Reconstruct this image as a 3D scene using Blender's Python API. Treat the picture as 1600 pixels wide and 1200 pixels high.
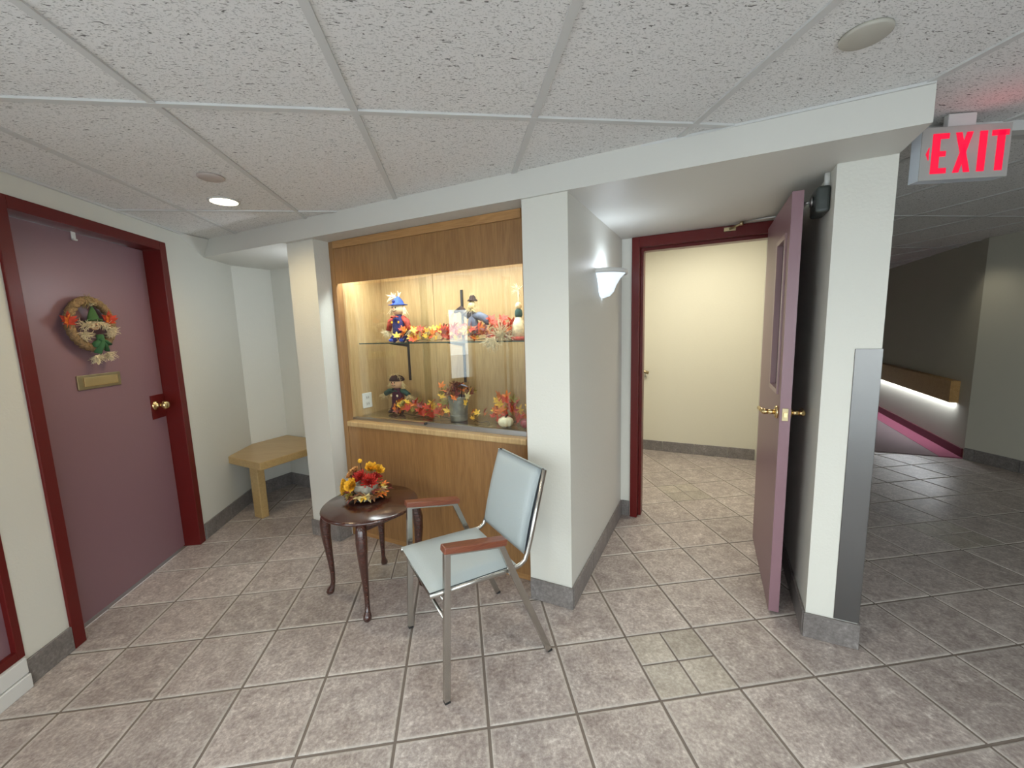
import bpy, bmesh, math, random
from mathutils import Vector, Matrix, noise
PI = math.pi
T = 0.344                                    # one floor tile pitch in metres
sc = bpy.context.scene
for o in list(bpy.data.objects): bpy.data.objects.remove(o)
COL = sc.collection
def rad(a): return math.radians(a)

# ------------------------------------------------------------------ camera
CAM = Vector((4.8536, -4.9399, 4.3089)) * T
def cam_rows(yaw, pitch, roll):
    cy, sy, cp, sp = math.cos(yaw), math.sin(yaw), math.cos(pitch), math.sin(pitch)
    f = Vector((sy*cp, cy*cp, -sp)); r = Vector((cy, -sy, 0)); d = f.cross(r)
    cr, sr = math.cos(roll), math.sin(roll)
    return r*cr + d*sr, -r*sr + d*cr, f
cr_, cd_, cf_ = cam_rows(0.130586, 0.132276, 0.030132)
cam_d = bpy.data.cameras.new('camera'); cam = bpy.data.objects.new('camera', cam_d); COL.objects.link(cam)
cam_d.sensor_width = 36; cam_d.lens = 36*635.55/1600; cam_d.clip_start = .02; cam_d.clip_end = 100
mw = Matrix.Identity(4)
for k, v in enumerate((cr_, -cd_, -cf_)):
    for q in range(3): mw[q][k] = v[q]
mw.translation = CAM
cam.matrix_world = mw; sc.camera = cam
def pix(p):                                   # metres -> pixel (used only to rank floor tiles by size)
    q = Vector(p) - CAM; z = q.dot(cf_)
    if z < .05: return None
    return 800 + 635.55*q.dot(cr_)/z, 600 + 635.55*q.dot(cd_)/z

# ------------------------------------------------------------------ world, exposure, large lights
sc.view_settings.view_transform = 'Standard'; sc.view_settings.look = 'None'
sc.view_settings.gamma = 1; sc.view_settings.use_curve_mapping = False
sc.view_settings.exposure = 0.16
w = bpy.data.worlds.new('world'); sc.world = w; w.use_nodes = True
wn = w.node_tree; bg = wn.nodes['Background']
tcw = wn.nodes.new('ShaderNodeTexCoord'); sep = wn.nodes.new('ShaderNodeSeparateXYZ'); rmp = wn.nodes.new('ShaderNodeValToRGB')
wn.links.new(tcw.outputs['Generated'], sep.inputs[0]); wn.links.new(sep.outputs['Z'], rmp.inputs[0])
rmp.color_ramp.elements[0].color = (.93, .96, 1, 1); rmp.color_ramp.elements[1].color = (.72, .84, 1, 1)
wn.links.new(rmp.outputs[0], bg.inputs[0]); bg.inputs[1].default_value = 5.5
def area(name, loc, direction, sx, sy, power, color, portal=False, spread=180):
    l = bpy.data.lights.new(name, 'AREA'); l.shape = 'RECTANGLE'; l.size = sx; l.size_y = sy
    l.energy = power; l.color = color; l.spread = rad(spread)
    o = bpy.data.objects.new(name, l); COL.objects.link(o); o.location = loc
    o.rotation_euler = Vector(direction).to_track_quat('-Z', 'Y').to_euler()
    if portal: l.cycles.is_portal = True
    return o
def point(name, loc, power, color, r=.03):
    l = bpy.data.lights.new(name, 'POINT'); l.energy = power; l.color = color; l.shadow_soft_size = r
    o = bpy.data.objects.new(name, l); COL.objects.link(o); o.location = loc; return o
def spot(name, loc, direction, power, color, ang=110, blend=.6, r=.05):
    l = bpy.data.lights.new(name, 'SPOT'); l.energy = power; l.color = color; l.spot_size = rad(ang); l.spot_blend = blend; l.shadow_soft_size = r
    o = bpy.data.objects.new(name, l); COL.objects.link(o); o.location = loc
    o.rotation_euler = Vector(direction).to_track_quat('-Z', 'Y').to_euler(); return o

# frame of the long angled wall: s runs along it to the right, t runs into it
O2 = Vector((6.427, .69)); ANG = rad(-34.3)
A2 = Vector((math.cos(ANG), math.sin(ANG))); N2 = Vector((-A2.y, A2.x))
def XY(s, t): p = O2 + A2*s + N2*t; return (p.x, p.y)
def W(s, t, z): p = XY(s, t); return Vector((p[0]*T, p[1]*T, z*T))
def P(x, y, z): return Vector((x, y, z))*T

area('portal left', P(-1.1, .05, 3.2), (1, 0, 0), .9*T, 5.6*T, 1, (1, 1, 1), True)
area('portal left', P(-1.1, -4.2, 3.2), (1, 0, 0), 5.2*T, 5.6*T, 1, (1, 1, 1), True)
area('portal back', P(5.0, -9.4, 3.3), (0, 1, 0), 12*T, 5.6*T, 1, (1, 1, 1), True)
sun_d = bpy.data.lights.new('sun', 'SUN'); sun_d.energy = 7; sun_d.angle = rad(2); sun_d.color = (1, .97, .93)
sun = bpy.data.objects.new('sun', sun_d); COL.objects.link(sun); sun.rotation_euler = Vector((-.45, -.5, -1)).to_track_quat('-Z', 'Y').to_euler()
# added fill spots under the lobby ceiling, no fittings there
for k_, (x_, y_) in enumerate(((1.2, -4.2), (5.0, -7.0), (5.2, -2.2), (10.2, -5.0))):
    spot('lobby fill spot', P(x_, y_, 6.42), (0, 0, -1), 22 if x_ < 9 else 14, (1, .90, .74), 150, .8, .08)
spot('downlight', P(1.23, 2.52, 6.42), (0, 0, -1), 22, (1, .80, .46), 160, .8, .06)
area('case lamp', W(-2.85, .62, 5.62), (0, .25, -1), 4.0*T, .12, 15.5, (.88, .98, 1))
bpy.data.objects['case lamp'].rotation_euler = (0, 0, ANG)
point('sconce lamp', W(.20, 1.84, 5.30), 1.7, (.80, .89, 1), .07)
point('niche lamp', W(-6.10, 1.05, 5.30), 4.0, (.82, .90, 1), .04)
area('stair lamp', W(1.1, 5.6, 7.2), (0, -.1, -1), 1.0, 1.0, 33, (1, .94, .78))
area('rail lamp', W(8.61, 17.0, 1.60), (0, 0, -1), .05, 3.4, 10, (.86, .92, 1))
bpy.data.objects['rail lamp'].rotation_euler = (0, 0, ANG)
spot('hall downlight', P(18.9, 4.9, 6.4), (.15, 0, -1), 7, (1, .93, .72), 100, 1, .05)

# ------------------------------------------------------------------ materials
def nodes(name):
    m = bpy.data.materials.new(name); m.use_nodes = True
    nt = m.node_tree; b = nt.nodes['Principled BSDF']; return m, nt, b
def N(nt, t, **kw):
    n = nt.nodes.new(t)
    for k, v in kw.items():
        if k in n.inputs: n.inputs[k].default_value = v
        else: setattr(n, k, v)
    return n
def plain(name, col, rough=.5, metal=0, bump=0, bscale=60, var=0, vscale=8, spec=.5, coat=0):
    m, nt, b = nodes(name); b.inputs['Base Color'].default_value = (*col, 1); b.inputs['Roughness'].default_value = rough
    b.inputs['Metallic'].default_value = metal; b.inputs['Specular IOR Level'].default_value = spec
    if coat: b.inputs['Coat Weight'].default_value = coat; b.inputs['Coat Roughness'].default_value = .12
    tc = N(nt, 'ShaderNodeTexCoord')
    if bump:
        n = N(nt, 'ShaderNodeTexNoise', Scale=bscale, Detail=4); bp = N(nt, 'ShaderNodeBump', Strength=bump, Distance=.004)
        nt.links.new(tc.outputs['Object'], n.inputs['Vector']); nt.links.new(n.outputs[0], bp.inputs['Height']); nt.links.new(bp.outputs[0], b.inputs['Normal'])
    if var:
        n = N(nt, 'ShaderNodeTexNoise', Scale=vscale, Detail=5); r = N(nt, 'ShaderNodeValToRGB')
        nt.links.new(tc.outputs['Object'], n.inputs['Vector']); nt.links.new(n.outputs[0], r.inputs[0]); nt.links.new(r.outputs[0], b.inputs['Base Color'])
        r.color_ramp.elements[0].position = .3; r.color_ramp.elements[1].position = .7
        r.color_ramp.elements[0].color = (*[c*(1-var) for c in col], 1); r.color_ramp.elements[1].color = (*[min(1, c*(1+var)) for c in col], 1)
    return m
def emis(name, col, strength, base=None):
    m, nt, b = nodes(name); b.inputs['Base Color'].default_value = (*(base or col), 1)
    b.inputs['Emission Color'].default_value = (*col, 1); b.inputs['Emission Strength'].default_value = strength
    b.inputs['Roughness'].default_value = .4; return m
def glassy(name, tint=(1, 1, 1), refl=1.0, rough=.0):
    m, nt, b = nodes(name); nt.nodes.remove(b); out = nt.nodes['Material Output']
    tr = N(nt, 'ShaderNodeBsdfTransparent'); tr.inputs[0].default_value = (*tint, 1)
    gl = N(nt, 'ShaderNodeBsdfGlossy'); gl.inputs['Roughness'].default_value = rough
    lw = N(nt, 'ShaderNodeLayerWeight', Blend=.5); pw = N(nt, 'ShaderNodeMath', operation='POWER'); pw.inputs[1].default_value = 5
    fr = N(nt, 'ShaderNodeMath', operation='MULTIPLY_ADD'); fr.inputs[1].default_value = .95; fr.inputs[2].default_value = .045
    nt.links.new(lw.outputs['Facing'], pw.inputs[0]); nt.links.new(pw.outputs[0], fr.inputs[0])
    mu = N(nt, 'ShaderNodeMath', operation='MULTIPLY'); mu.inputs[1].default_value = refl
    mx = N(nt, 'ShaderNodeMixShader'); nt.links.new(fr.outputs[0], mu.inputs[0]); nt.links.new(mu.outputs[0], mx.inputs[0])
    nt.links.new(tr.outputs[0], mx.inputs[1]); nt.links.new(gl.outputs[0], mx.inputs[2]); nt.links.new(mx.outputs[0], out.inputs[0]); return m
def wood(name, dark, light, axis=2, scale=1.0, rough=.35, coat=.3):
    m, nt, b = nodes(name); tc = N(nt, 'ShaderNodeTexCoord'); mp = N(nt, 'ShaderNodeMapping')
    s = [9*scale]*3; s[axis] = .7*scale; mp.inputs['Scale'].default_value = s
    nt.links.new(tc.outputs['Object'], mp.inputs[0])
    n1 = N(nt, 'ShaderNodeTexNoise', Scale=1.3, Detail=3, Distortion=1.2); n2 = N(nt, 'ShaderNodeTexNoise', Scale=14, Detail=6)
    nt.links.new(mp.outputs[0], n1.inputs['Vector']); nt.links.new(mp.outputs[0], n2.inputs['Vector'])
    wv = N(nt, 'ShaderNodeMath', operation='MULTIPLY'); wv.inputs[1].default_value = 26
    sn = N(nt, 'ShaderNodeMath', operation='SINE'); nt.links.new(n1.outputs[0], wv.inputs[0]); nt.links.new(wv.outputs[0], sn.inputs[0])
    m1 = N(nt, 'ShaderNodeMath', operation='MULTIPLY_ADD'); m1.inputs[1].default_value = .07; m1.inputs[2].default_value = .17
    nt.links.new(sn.outputs[0], m1.inputs[0])
    ad = N(nt, 'ShaderNodeMath', operation='MULTIPLY_ADD'); ad.inputs[1].default_value = .62
    nt.links.new(n2.outputs[0], ad.inputs[0]); nt.links.new(m1.outputs[0], ad.inputs[2])
    r = N(nt, 'ShaderNodeValToRGB'); r.color_ramp.elements[0].position = .25; r.color_ramp.elements[1].position = .75
    r.color_ramp.elements[0].color = (*dark, 1); r.color_ramp.elements[1].color = (*light, 1)
    nt.links.new(ad.outputs[0], r.inputs[0]); nt.links.new(r.outputs[0], b.inputs['Base Color'])
    b.inputs['Roughness'].default_value = rough; b.inputs['Coat Weight'].default_value = coat; b.inputs['Coat Roughness'].default_value = .15
    return m
def tile_mat(name, cols, quarter=False, rim=True):
    m, nt, b = nodes(name); tc = N(nt, 'ShaderNodeTexCoord'); oi = N(nt, 'ShaderNodeObjectInfo')
    geo = N(nt, 'ShaderNodeNewGeometry')
    off = N(nt, 'ShaderNodeVectorMath', operation='MULTIPLY_ADD'); off.inputs[1].default_value = (37, 91, 13)
    cmb = N(nt, 'ShaderNodeCombineXYZ')
    for k in range(3): nt.links.new(oi.outputs['Random'], cmb.inputs[k])
    nt.links.new(cmb.outputs[0], off.inputs[0]); nt.links.new(geo.outputs['Position'], off.inputs[2])
    n1 = N(nt, 'ShaderNodeTexNoise', Scale=14, Detail=6, Roughness=.72, Distortion=.5)
    n2 = N(nt, 'ShaderNodeTexNoise', Scale=75, Detail=4, Roughness=.7)
    for n in (n1, n2): nt.links.new(off.outputs[0], n.inputs['Vector'])
    mx = N(nt, 'ShaderNodeMath', operation='MULTIPLY_ADD'); mx.inputs[1].default_value = .55
    nt.links.new(n2.outputs[0], mx.inputs[0])
    m2 = N(nt, 'ShaderNodeMath', operation='MULTIPLY'); m2.inputs[1].default_value = .5
    nt.links.new(n1.outputs[0], m2.inputs[0]); nt.links.new(m2.outputs[0], mx.inputs[2])
    r = N(nt, 'ShaderNodeValToRGB'); e = r.color_ramp.elements
    e[0].position = .38; e[1].position = .68; e[0].color = (*cols[0], 1); e[1].color = (*cols[2], 1)
    q = e.new(.52); q.color = (*cols[1], 1); q = e.new(.60); q.color = (*cols[3], 1)
    nt.links.new(mx.outputs[0], r.inputs[0])
    hs = N(nt, 'ShaderNodeHueSaturation'); mr = N(nt, 'ShaderNodeMapRange'); mr.inputs['To Min'].default_value = .90; mr.inputs['To Max'].default_value = 1.10
    nt.links.new(oi.outputs['Random'], mr.inputs[0]); nt.links.new(mr.outputs[0], hs.inputs['Value']); nt.links.new(r.outputs[0], hs.inputs['Color'])
    last = hs.outputs[0]
    if rim:
        sp = N(nt, 'ShaderNodeSeparateXYZ'); nt.links.new(tc.outputs['Generated'], sp.inputs[0])
        ds = []
        for k in ('X', 'Y'):
            a = N(nt, 'ShaderNodeMath', operation='SUBTRACT'); a.inputs[1].default_value = .5; nt.links.new(sp.outputs[k], a.inputs[0])
            c = N(nt, 'ShaderNodeMath', operation='ABSOLUTE'); nt.links.new(a.outputs[0], c.inputs[0]); ds.append(c)
        mxx = N(nt, 'ShaderNodeMath', operation='MAXIMUM'); nt.links.new(ds[0].outputs[0], mxx.inputs[0]); nt.links.new(ds[1].outputs[0], mxx.inputs[1])
        mp = N(nt, 'ShaderNodeMapRange'); mp.inputs['From Min'].default_value = .455; mp.inputs['From Max'].default_value = .5; mp.inputs['To Max'].default_value = .55
        nt.links.new(mxx.outputs[0], mp.inputs[0])
        mc = N(nt, 'ShaderNodeMix', data_type='RGBA'); mc.inputs[7].default_value = (.60, .56, .51, 1)
        nt.links.new(mp.outputs[0], mc.inputs[0]); nt.links.new(last, mc.inputs[6]); last = mc.outputs[2]
    nt.links.new(last, b.inputs['Base Color'])
    bp = N(nt, 'ShaderNodeBump', Strength=.25, Distance=.002); nt.links.new(mx.outputs[0], bp.inputs['Height']); nt.links.new(bp.outputs[0], b.inputs['Normal'])
    b.inputs['Roughness'].default_value = .34; b.inputs['Specular IOR Level'].default_value = .5
    return m
def ceiling_mat():
    m, nt, b = nodes('fissured ceiling tile'); tc = N(nt, 'ShaderNodeTexCoord'); geo = N(nt, 'ShaderNodeNewGeometry')
    def marks(sc, lo, hi, rot=0, dist=0):
        mp = N(nt, 'ShaderNodeMapping'); mp.inputs['Scale'].default_value = sc; mp.inputs['Rotation'].default_value = (0, 0, rot)
        nt.links.new(geo.outputs['Position'], mp.inputs[0]); n = N(nt, 'ShaderNodeTexNoise', Scale=1, Detail=1.5, Distortion=dist)
        nt.links.new(mp.outputs[0], n.inputs['Vector']); r = N(nt, 'ShaderNodeMapRange'); r.inputs['From Min'].default_value = lo; r.inputs['From Max'].default_value = hi
        nt.links.new(n.outputs[0], r.inputs[0]); return r.outputs[0]
    a = marks((52, 175, 1), .655, .70, 0, .8); c = marks((170, 200, 1), .60, .68)
    d = marks((95, 260, 1), .62, .66, .2)
    mul = N(nt, 'ShaderNodeMath', operation='MULTIPLY'); mul.inputs[1].default_value = .30; nt.links.new(c, mul.inputs[0])
    mul2 = N(nt, 'ShaderNodeMath', operation='MULTIPLY'); mul2.inputs[1].default_value = .55; nt.links.new(d, mul2.inputs[0])
    mx = N(nt, 'ShaderNodeMath', operation='MAXIMUM'); nt.links.new(a, mx.inputs[0]); nt.links.new(mul.outputs[0], mx.inputs[1])
    m3 = N(nt, 'ShaderNodeMath', operation='MAXIMUM'); nt.links.new(mx.outputs[0], m3.inputs[0]); nt.links.new(mul2.outputs[0], m3.inputs[1])
    mc = N(nt, 'ShaderNodeMix', data_type='RGBA'); mc.inputs[6].default_value = (.77, .765, .75, 1); mc.inputs[7].default_value = (.20, .195, .185, 1)
    nt.links.new(m3.outputs[0], mc.inputs[0]); nt.links.new(mc.outputs[2], b.inputs['Base Color']); b.inputs['Roughness'].default_value = .95
    b.inputs['Specular IOR Level'].default_value = .1
    bp = N(nt, 'ShaderNodeBump', Strength=.5, Distance=.003, invert=True); nt.links.new(m3.outputs[0], bp.inputs['Height']); nt.links.new(bp.outputs[0], b.inputs['Normal'])
    return m
M = {}
M['wall'] = plain('cream wall paint', (.65, .64, .58), .48, bump=.25, bscale=90, spec=.35)
M['soffit'] = plain('smooth soffit paint', (.62, .61, .565), .5, bump=.15, bscale=60, spec=.3)
M['stairwall'] = plain('warm stair wall paint', (.66, .63, .52), .6, bump=.2, bscale=60, spec=.3)
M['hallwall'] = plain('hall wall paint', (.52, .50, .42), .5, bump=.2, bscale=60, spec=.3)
M['white'] = plain('white paint', (.68, .68, .66), .45)
M['grout'] = plain('brown grout', (.20, .165, .14), .9, bump=.3, bscale=200)
tc_ = [(.225, .18, .165), (.375, .32, .295), (.67, .62, .58), (.49, .43, .395)]
M['tile'] = tile_mat('mottled stone floor tile', tc_)
M['qtile'] = tile_mat('grey green insert tile', [(.25, .215, .175), (.37, .325, .275), (.57, .52, .455), (.45, .405, .35)])
M['base'] = tile_mat('grey skirting tile', [(.13, .115, .108), (.19, .17, .16), (.31, .285, .27), (.23, .21, .198)], rim=False)
M['ceil'] = ceiling_mat()
M['tee'] = plain('painted ceiling grid', (.60, .60, .585), .75, spec=.15)
M['dark'] = plain('dark void', (.02, .02, .02), .9)
M['red'] = plain('dark red gloss paint', (.115, .009, .008), .32, bump=.1, bscale=30, spec=.3)
M['mauve'] = plain('dusty mauve gloss paint', (.235, .130, .152), .36, bump=.06, bscale=40)
M['mauve2'] = plain('pale mauve trim paint', (.33, .21, .225), .3)
M['brass'] = plain('polished brass', (.75, .56, .28), .22, 1)
M['brassd'] = plain('aged brass', (.42, .34, .20), .35, 1, var=.15)
M['steel'] = plain('brushed steel', (.42, .42, .42), .34, 1)
M['chrome'] = plain('satin chrome tube', (.50, .485, .45), .26, 1)
M['guard'] = plain('brushed stainless sheet', (.17, .165, .16), .30, 1, bump=.05, bscale=200)
M['oak'] = wood('honey maple veneer', (.215, .105, .036), (.35, .185, .066), 2, 1.1)
M['oakh'] = wood('honey maple trim', (.30, .15, .05), (.48, .26, .10), 0, 1.2)
M['oakin'] = wood('pale maple lining', (.39, .25, .105), (.58, .405, .20), 2, 1.1, .45, .1)
M['bench'] = wood('blond bench wood', (.37, .235, .09), (.49, .335, .145), 0, 1.0, .4)
M['dwood'] = wood('dark cherry wood', (.028, .009, .006), (.075, .022, .014), 0, 1.4, .2, .7)
M['arm'] = wood('red brown arm wood', (.14, .035, .018), (.24, .075, .035), 0, 2.2, .3, .4)
M['vinyl'] = plain('pale blue grey vinyl', (.40, .45, .46), .36, bump=.25, bscale=260)
M['piping'] = plain('dark piping', (.04, .045, .06), .4)
M['rubber'] = plain('black rubber', (.015, .015, .015), .6)
M['black'] = plain('black metal', (.03, .03, .03), .4)
M['greybox'] = plain('dark grey green plastic', (.045, .055, .052), .35)
M['glass'] = glassy('clear sheet glass', (.97, .985, .97), 1.6)
M['winglass'] = glassy('window glass', (.93, .96, .95), 1.0)
M['doorglass'] = plain('dim reflective glass', (.06, .035, .045), .08)
M['frost'] = emis('lit frosted glass', (.66, .82, 1), .8, (.8, .85, .9))
M['warmlamp'] = emis('lit downlight lens', (1, .93, .68), 3.4)
M['tube'] = emis('lit fluorescent tube', (.9, 1, .95), 5)
M['railtube'] = emis('lit rail tube', (.85, .93, 1), 6)
M['exitred'] = emis('lit red exit lettering', (1, .0, .055), .74, (.5, .01, .02))
M['exitface'] = plain('grey exit sign face', (.37, .37, .35), .4)
M['exitside'] = plain('clear plastic side', (.62, .68, .75), .2)
M['plastic'] = plain('white plastic', (.75, .75, .73), .3)
M['disc'] = plain('beige cover plate', (.46, .44, .38), .45)
M['discp'] = plain('pinkish cover plate', (.48, .41, .38), .45)
M['carpet'] = plain('grey purple carpet', (.22, .16, .165), .95, bump=.6, bscale=400, var=.12, vscale=200)
M['carpetp'] = plain('pink border carpet', (.30, .07, .12), .95, bump=.6, bscale=400, var=.12, vscale=200)
M['redbase'] = plain('dark red rubber base', (.10, .008, .014), .4)
M['rail'] = wood('dim brown rail wood', (.36, .19, .05), (.52, .31, .11), 0, 1.0, .45)
M['asphalt'] = plain('pale pavement', (.42, .42, .42), .9, bump=.3, bscale=80, var=.1, vscale=2)
M['carblue'] = plain('blue car paint', (.03, .16, .36), .2, coat=.8)
M['straw'] = plain('straw', (.62, .49, .26), .7, var=.25, vscale=60)
M['strawp'] = plain('pale raffia', (.78, .66, .44), .7, var=.2, vscale=60)
M['strawg'] = plain('golden raffia', (.50, .37, .17), .75, var=.3, vscale=60)
M['braid'] = plain('braided straw', (.25, .155, .07), .75, bump=.8, bscale=160, var=.4, vscale=80)
M['gfelt'] = plain('green felt', (.05, .12, .035), .9, bump=.3, bscale=200)
M['gbow'] = plain('green bow cloth', (.04, .13, .05), .85)
M['blue'] = plain('bright blue felt', (.03, .075, .42), .8)
M['navy'] = plain('navy denim', (.02, .025, .13), .85)
M['face'] = plain('cream doll cloth', (.78, .60, .36), .8)
M['facep'] = plain('pink doll cloth', (.66, .40, .24), .8)
M['plum'] = plain('plum cloth', (.055, .012, .03), .9, var=.3, vscale=60)
M['dgreen'] = plain('dark green cloth', (.02, .06, .05), .9)
M['brownfelt'] = plain('dark brown felt', (.035, .018, .015), .9)
M['rust'] = plain('rust patterned cloth', (.42, .06, .04), .85, var=.5, vscale=50)
M['greyfelt'] = plain('grey blue cloth', (.13, .14, .19), .85, var=.3, vscale=40)
M['ivory'] = plain('ivory gourd skin', (.74, .68, .48), .4)
M['galv'] = plain('galvanised metal', (.36, .41, .41), .35, .7, var=.2, vscale=25)
M['pot'] = plain('whitewashed stoneware', (.36, .33, .26), .75, bump=.4, bscale=120, var=.3, vscale=45)
M['plate'] = plain('dark plate', (.03, .03, .035), .2)
M['berry'] = plain('dark red berry', (.22, .015, .03), .35)
M['yellow'] = plain('yellow petals', (.80, .40, .02), .7, var=.35, vscale=50)
M['redp'] = plain('red petals', (.46, .022, .012), .7, var=.4, vscale=50)
M['peach'] = plain('peach petals', (.62, .30, .10), .7, var=.3, vscale=50)
LEAFC = {'red': (.50, .045, .015), 'orange': (.68, .17, .02), 'yellow': (.74, .44, .04), 'maroon': (.20, .03, .02), 'olive': (.24, .19, .03), 'brown': (.20, .08, .025), 'pale': (.55, .45, .20)}
for k, c in LEAFC.items(): M['leaf_'+k] = plain(k+' silk leaf', c, .6, var=.35, vscale=30)

# ------------------------------------------------------------------ mesh helpers
class MB:
    def __init__(s): s.v = []; s.f = []; s.sm = []
    def add(s, vs, fs, smooth=False, mat=None):
        b = len(s.v)
        for v in vs:
            v = Vector(v)
            s.v.append(mat @ v if mat else v)
        for f in fs: s.f.append([b+i for i in f]); s.sm.append(smooth)
        return s
    def box(s, c, d, rot=None, mat=None):
        x, y, z = d[0]/2, d[1]/2, d[2]/2
        vs = [Vector((a*x, b*y, e*z)) for e in (-1, 1) for a, b in ((-1, -1), (1, -1), (1, 1), (-1, 1))]
        if rot: vs = [rot @ v for v in vs]
        vs = [v + Vector(c) for v in vs]
        return s.add(vs, [(3, 2, 1, 0), (4, 5, 6, 7), (0, 1, 5, 4), (1, 2, 6, 5), (2, 3, 7, 6), (3, 0, 4, 7)], mat=mat)
    def prism(s, poly, z0, z1, mat=None):     # poly: metres (x, y), counter-clockwise
        n = len(poly); vs = [(p[0], p[1], z0) for p in poly] + [(p[0], p[1], z1) for p in poly]
        fs = [list(range(n))[::-1], list(range(n, 2*n))] + [(i, (i+1) % n, n+(i+1) % n, n+i) for i in range(n)]
        return s.add(vs, fs, mat=mat)
    def st(s, s0, s1, t0, t1, z0, z1):        # box in the angled wall's frame, tile units
        poly = [W(a, b, 0).xy for a, b in ((s0, t0), (s1, t0), (s1, t1), (s0, t1))]
        return s.prism(poly, z0*T, z1*T)
    def ax(s, x0, x1, y0, y1, z0, z1):        # axis box, tile units
        return s.prism([(x0*T, y0*T), (x1*T, y0*T), (x1*T, y1*T), (x0*T, y1*T)], z0*T, z1*T)
    def tube(s, pts, r, seg=8, cap=True, mat=None, flat=1.0):
        pts = [Vector(p) for p in pts]; n = len(pts); rs = r if isinstance(r, (list, tuple)) else [r]*n
        rings = []; up = None
        for i, p in enumerate(pts):
            d = (pts[min(i+1, n-1)] - pts[max(i-1, 0)]).normalized()
            if up is None: up = Vector((0, 0, 1)) if abs(d.z) < .9 else Vector((1, 0, 0))
            a = d.cross(up).normalized(); b = a.cross(d).normalized(); up = b
            rings.append([p + a*math.cos(2*PI*k/seg)*rs[i] + b*math.sin(2*PI*k/seg)*rs[i]*flat for k in range(seg)])
        vs = [v for rg in rings for v in rg]; fs = []
        for i in range(n-1):
            for k in range(seg): fs.append((i*seg+k, i*seg+(k+1) % seg, (i+1)*seg+(k+1) % seg, (i+1)*seg+k))
        if cap: fs += [list(range(seg))[::-1], [(n-1)*seg+k for k in range(seg)]]
        return s.add(vs, fs, True, mat)
    def sqtube(s, pts, wd, mat=None):         # square tube with mitred corners lying in its own vertical plane
        pts = [Vector(p) for p in pts]; n = len(pts)
        d0 = (pts[-1]-pts[0]); side = Vector((0, 1, 0)); vs = []
        for i, p in enumerate(pts):
            d1 = (p - pts[i-1]).normalized() if i else None; d2 = (pts[i+1]-p).normalized() if i < n-1 else None
            d = ((d1 or d2) + (d2 or d1)).normalized(); b = side.cross(d).normalized()
            k = 1/max(.4, math.cos((d1.angle(d2) if d1 and d2 else 0)/2))
            for a, c in ((-1, -1), (1, -1), (1, 1), (-1, 1)): vs.append(p + side*a*wd/2 + b*c*wd/2*k)
        fs = [(0, 1, 2, 3), [4*(n-1)+k for k in (3, 2, 1, 0)]]
        for i in range(n-1):
            for k in range(4): fs.append((i*4+(k+1) % 4, i*4+k, (i+1)*4+k, (i+1)*4+(k+1) % 4))
        return s.add(vs, fs, mat=mat)
    def lathe(s, prof, c=(0, 0, 0), seg=20, mat=None, sx=1, sy=1, a0=0, a1=2*PI, fn=None):
        full = abs(a1-a0-2*PI) < 1e-6; m = seg if full else seg+1; vs = []; c = Vector(c)
        for r, z in prof:
            for k in range(m):
                a = a0 + (a1-a0)*k/seg; q = fn(a) if fn else 1
                vs.append(c + Vector((r*q*sx*math.cos(a), r*q*sy*math.sin(a), z)))
        fs = []
        for i in range(len(prof)-1):
            for k in range(seg):
                k2 = (k+1) % m; fs.append((i*m+k, i*m+k2, (i+1)*m+k2, (i+1)*m+k))
        if full:
            if prof[0][0] > 1e-5: fs.append(list(range(m))[::-1])
            if prof[-1][0] > 1e-5: fs.append([(len(prof)-1)*m+k for k in range(m)])
        return s.add(vs, fs, True, mat)
    def ball(s, c, r, seg=14, sx=1, sy=1, sz=1, mat=None):
        n = seg//2; prof = [(max(1e-4, r*math.sin(PI*i/n)), -r*sz*math.cos(PI*i/n)) for i in range(n+1)]
        return s.lathe(prof, c, seg, mat, sx, sy)
    def plate(s, outline, y0, y1, mat=None):  # outline in (x, z), thickness along y
        n = len(outline); vs = [(p[0], y0, p[1]) for p in outline] + [(p[0], y1, p[1]) for p in outline]
        return s.add(vs, [list(range(n)), list(range(n, 2*n))[::-1]] + [((i+1) % n, i, n+i, n+(i+1) % n) for i in range(n)], mat=mat)
WM = {}
def obj(name, mb, mat, parent=None, world=False, bevel=0, seg=2, kind=None, label=None):
    me = bpy.data.meshes.new(name); vs = mb.v
    pm = WM.get(parent.name, Matrix.Identity(4)) if parent else Matrix.Identity(4)
    if world and parent:
        inv = pm.inverted(); vs = [inv @ v for v in vs]
    me.from_pydata([tuple(v) for v in vs], [], mb.f); me.polygons.foreach_set('use_smooth', mb.sm)
    bm = bmesh.new(); bm.from_mesh(me); bmesh.ops.recalc_face_normals(bm, faces=bm.faces); bm.to_mesh(me); bm.free()
    for m in (mat if isinstance(mat, (list, tuple)) else [mat]): me.materials.append(M[m] if isinstance(m, str) else m)
    o = bpy.data.objects.new(name, me); COL.objects.link(o); WM[o.name] = pm
    if parent: o.parent = parent
    if bevel:
        b = o.modifiers.new('bevel', 'BEVEL'); b.width = bevel; b.segments = seg; b.limit_method = 'ANGLE'; b.angle_limit = rad(40); b.harden_normals = False
    if kind: o['kind'] = kind
    if label: o['label'] = label
    return o
def tag(o, label, cat, group=None):
    o['label'] = label; o['category'] = cat
    if group: o['group'] = group
    return o
def thing(name, label, cat, loc=(0, 0, 0), rotz=0, group=None, kind=None):
    o = bpy.data.objects.new(name, None); o.empty_display_size = .1; COL.objects.link(o); o.location = loc; o.rotation_euler = (0, 0, rotz)
    WM[o.name] = Matrix.Translation(Vector(loc)) @ Matrix.Rotation(rotz, 4, 'Z')
    if label: tag(o, label, cat, group)
    if kind: o['kind'] = kind
    return o
def struct(name, mb, mat, label=None, bevel=0):
    return obj(name, mb, mat, kind='structure', label=label, bevel=bevel)
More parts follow.
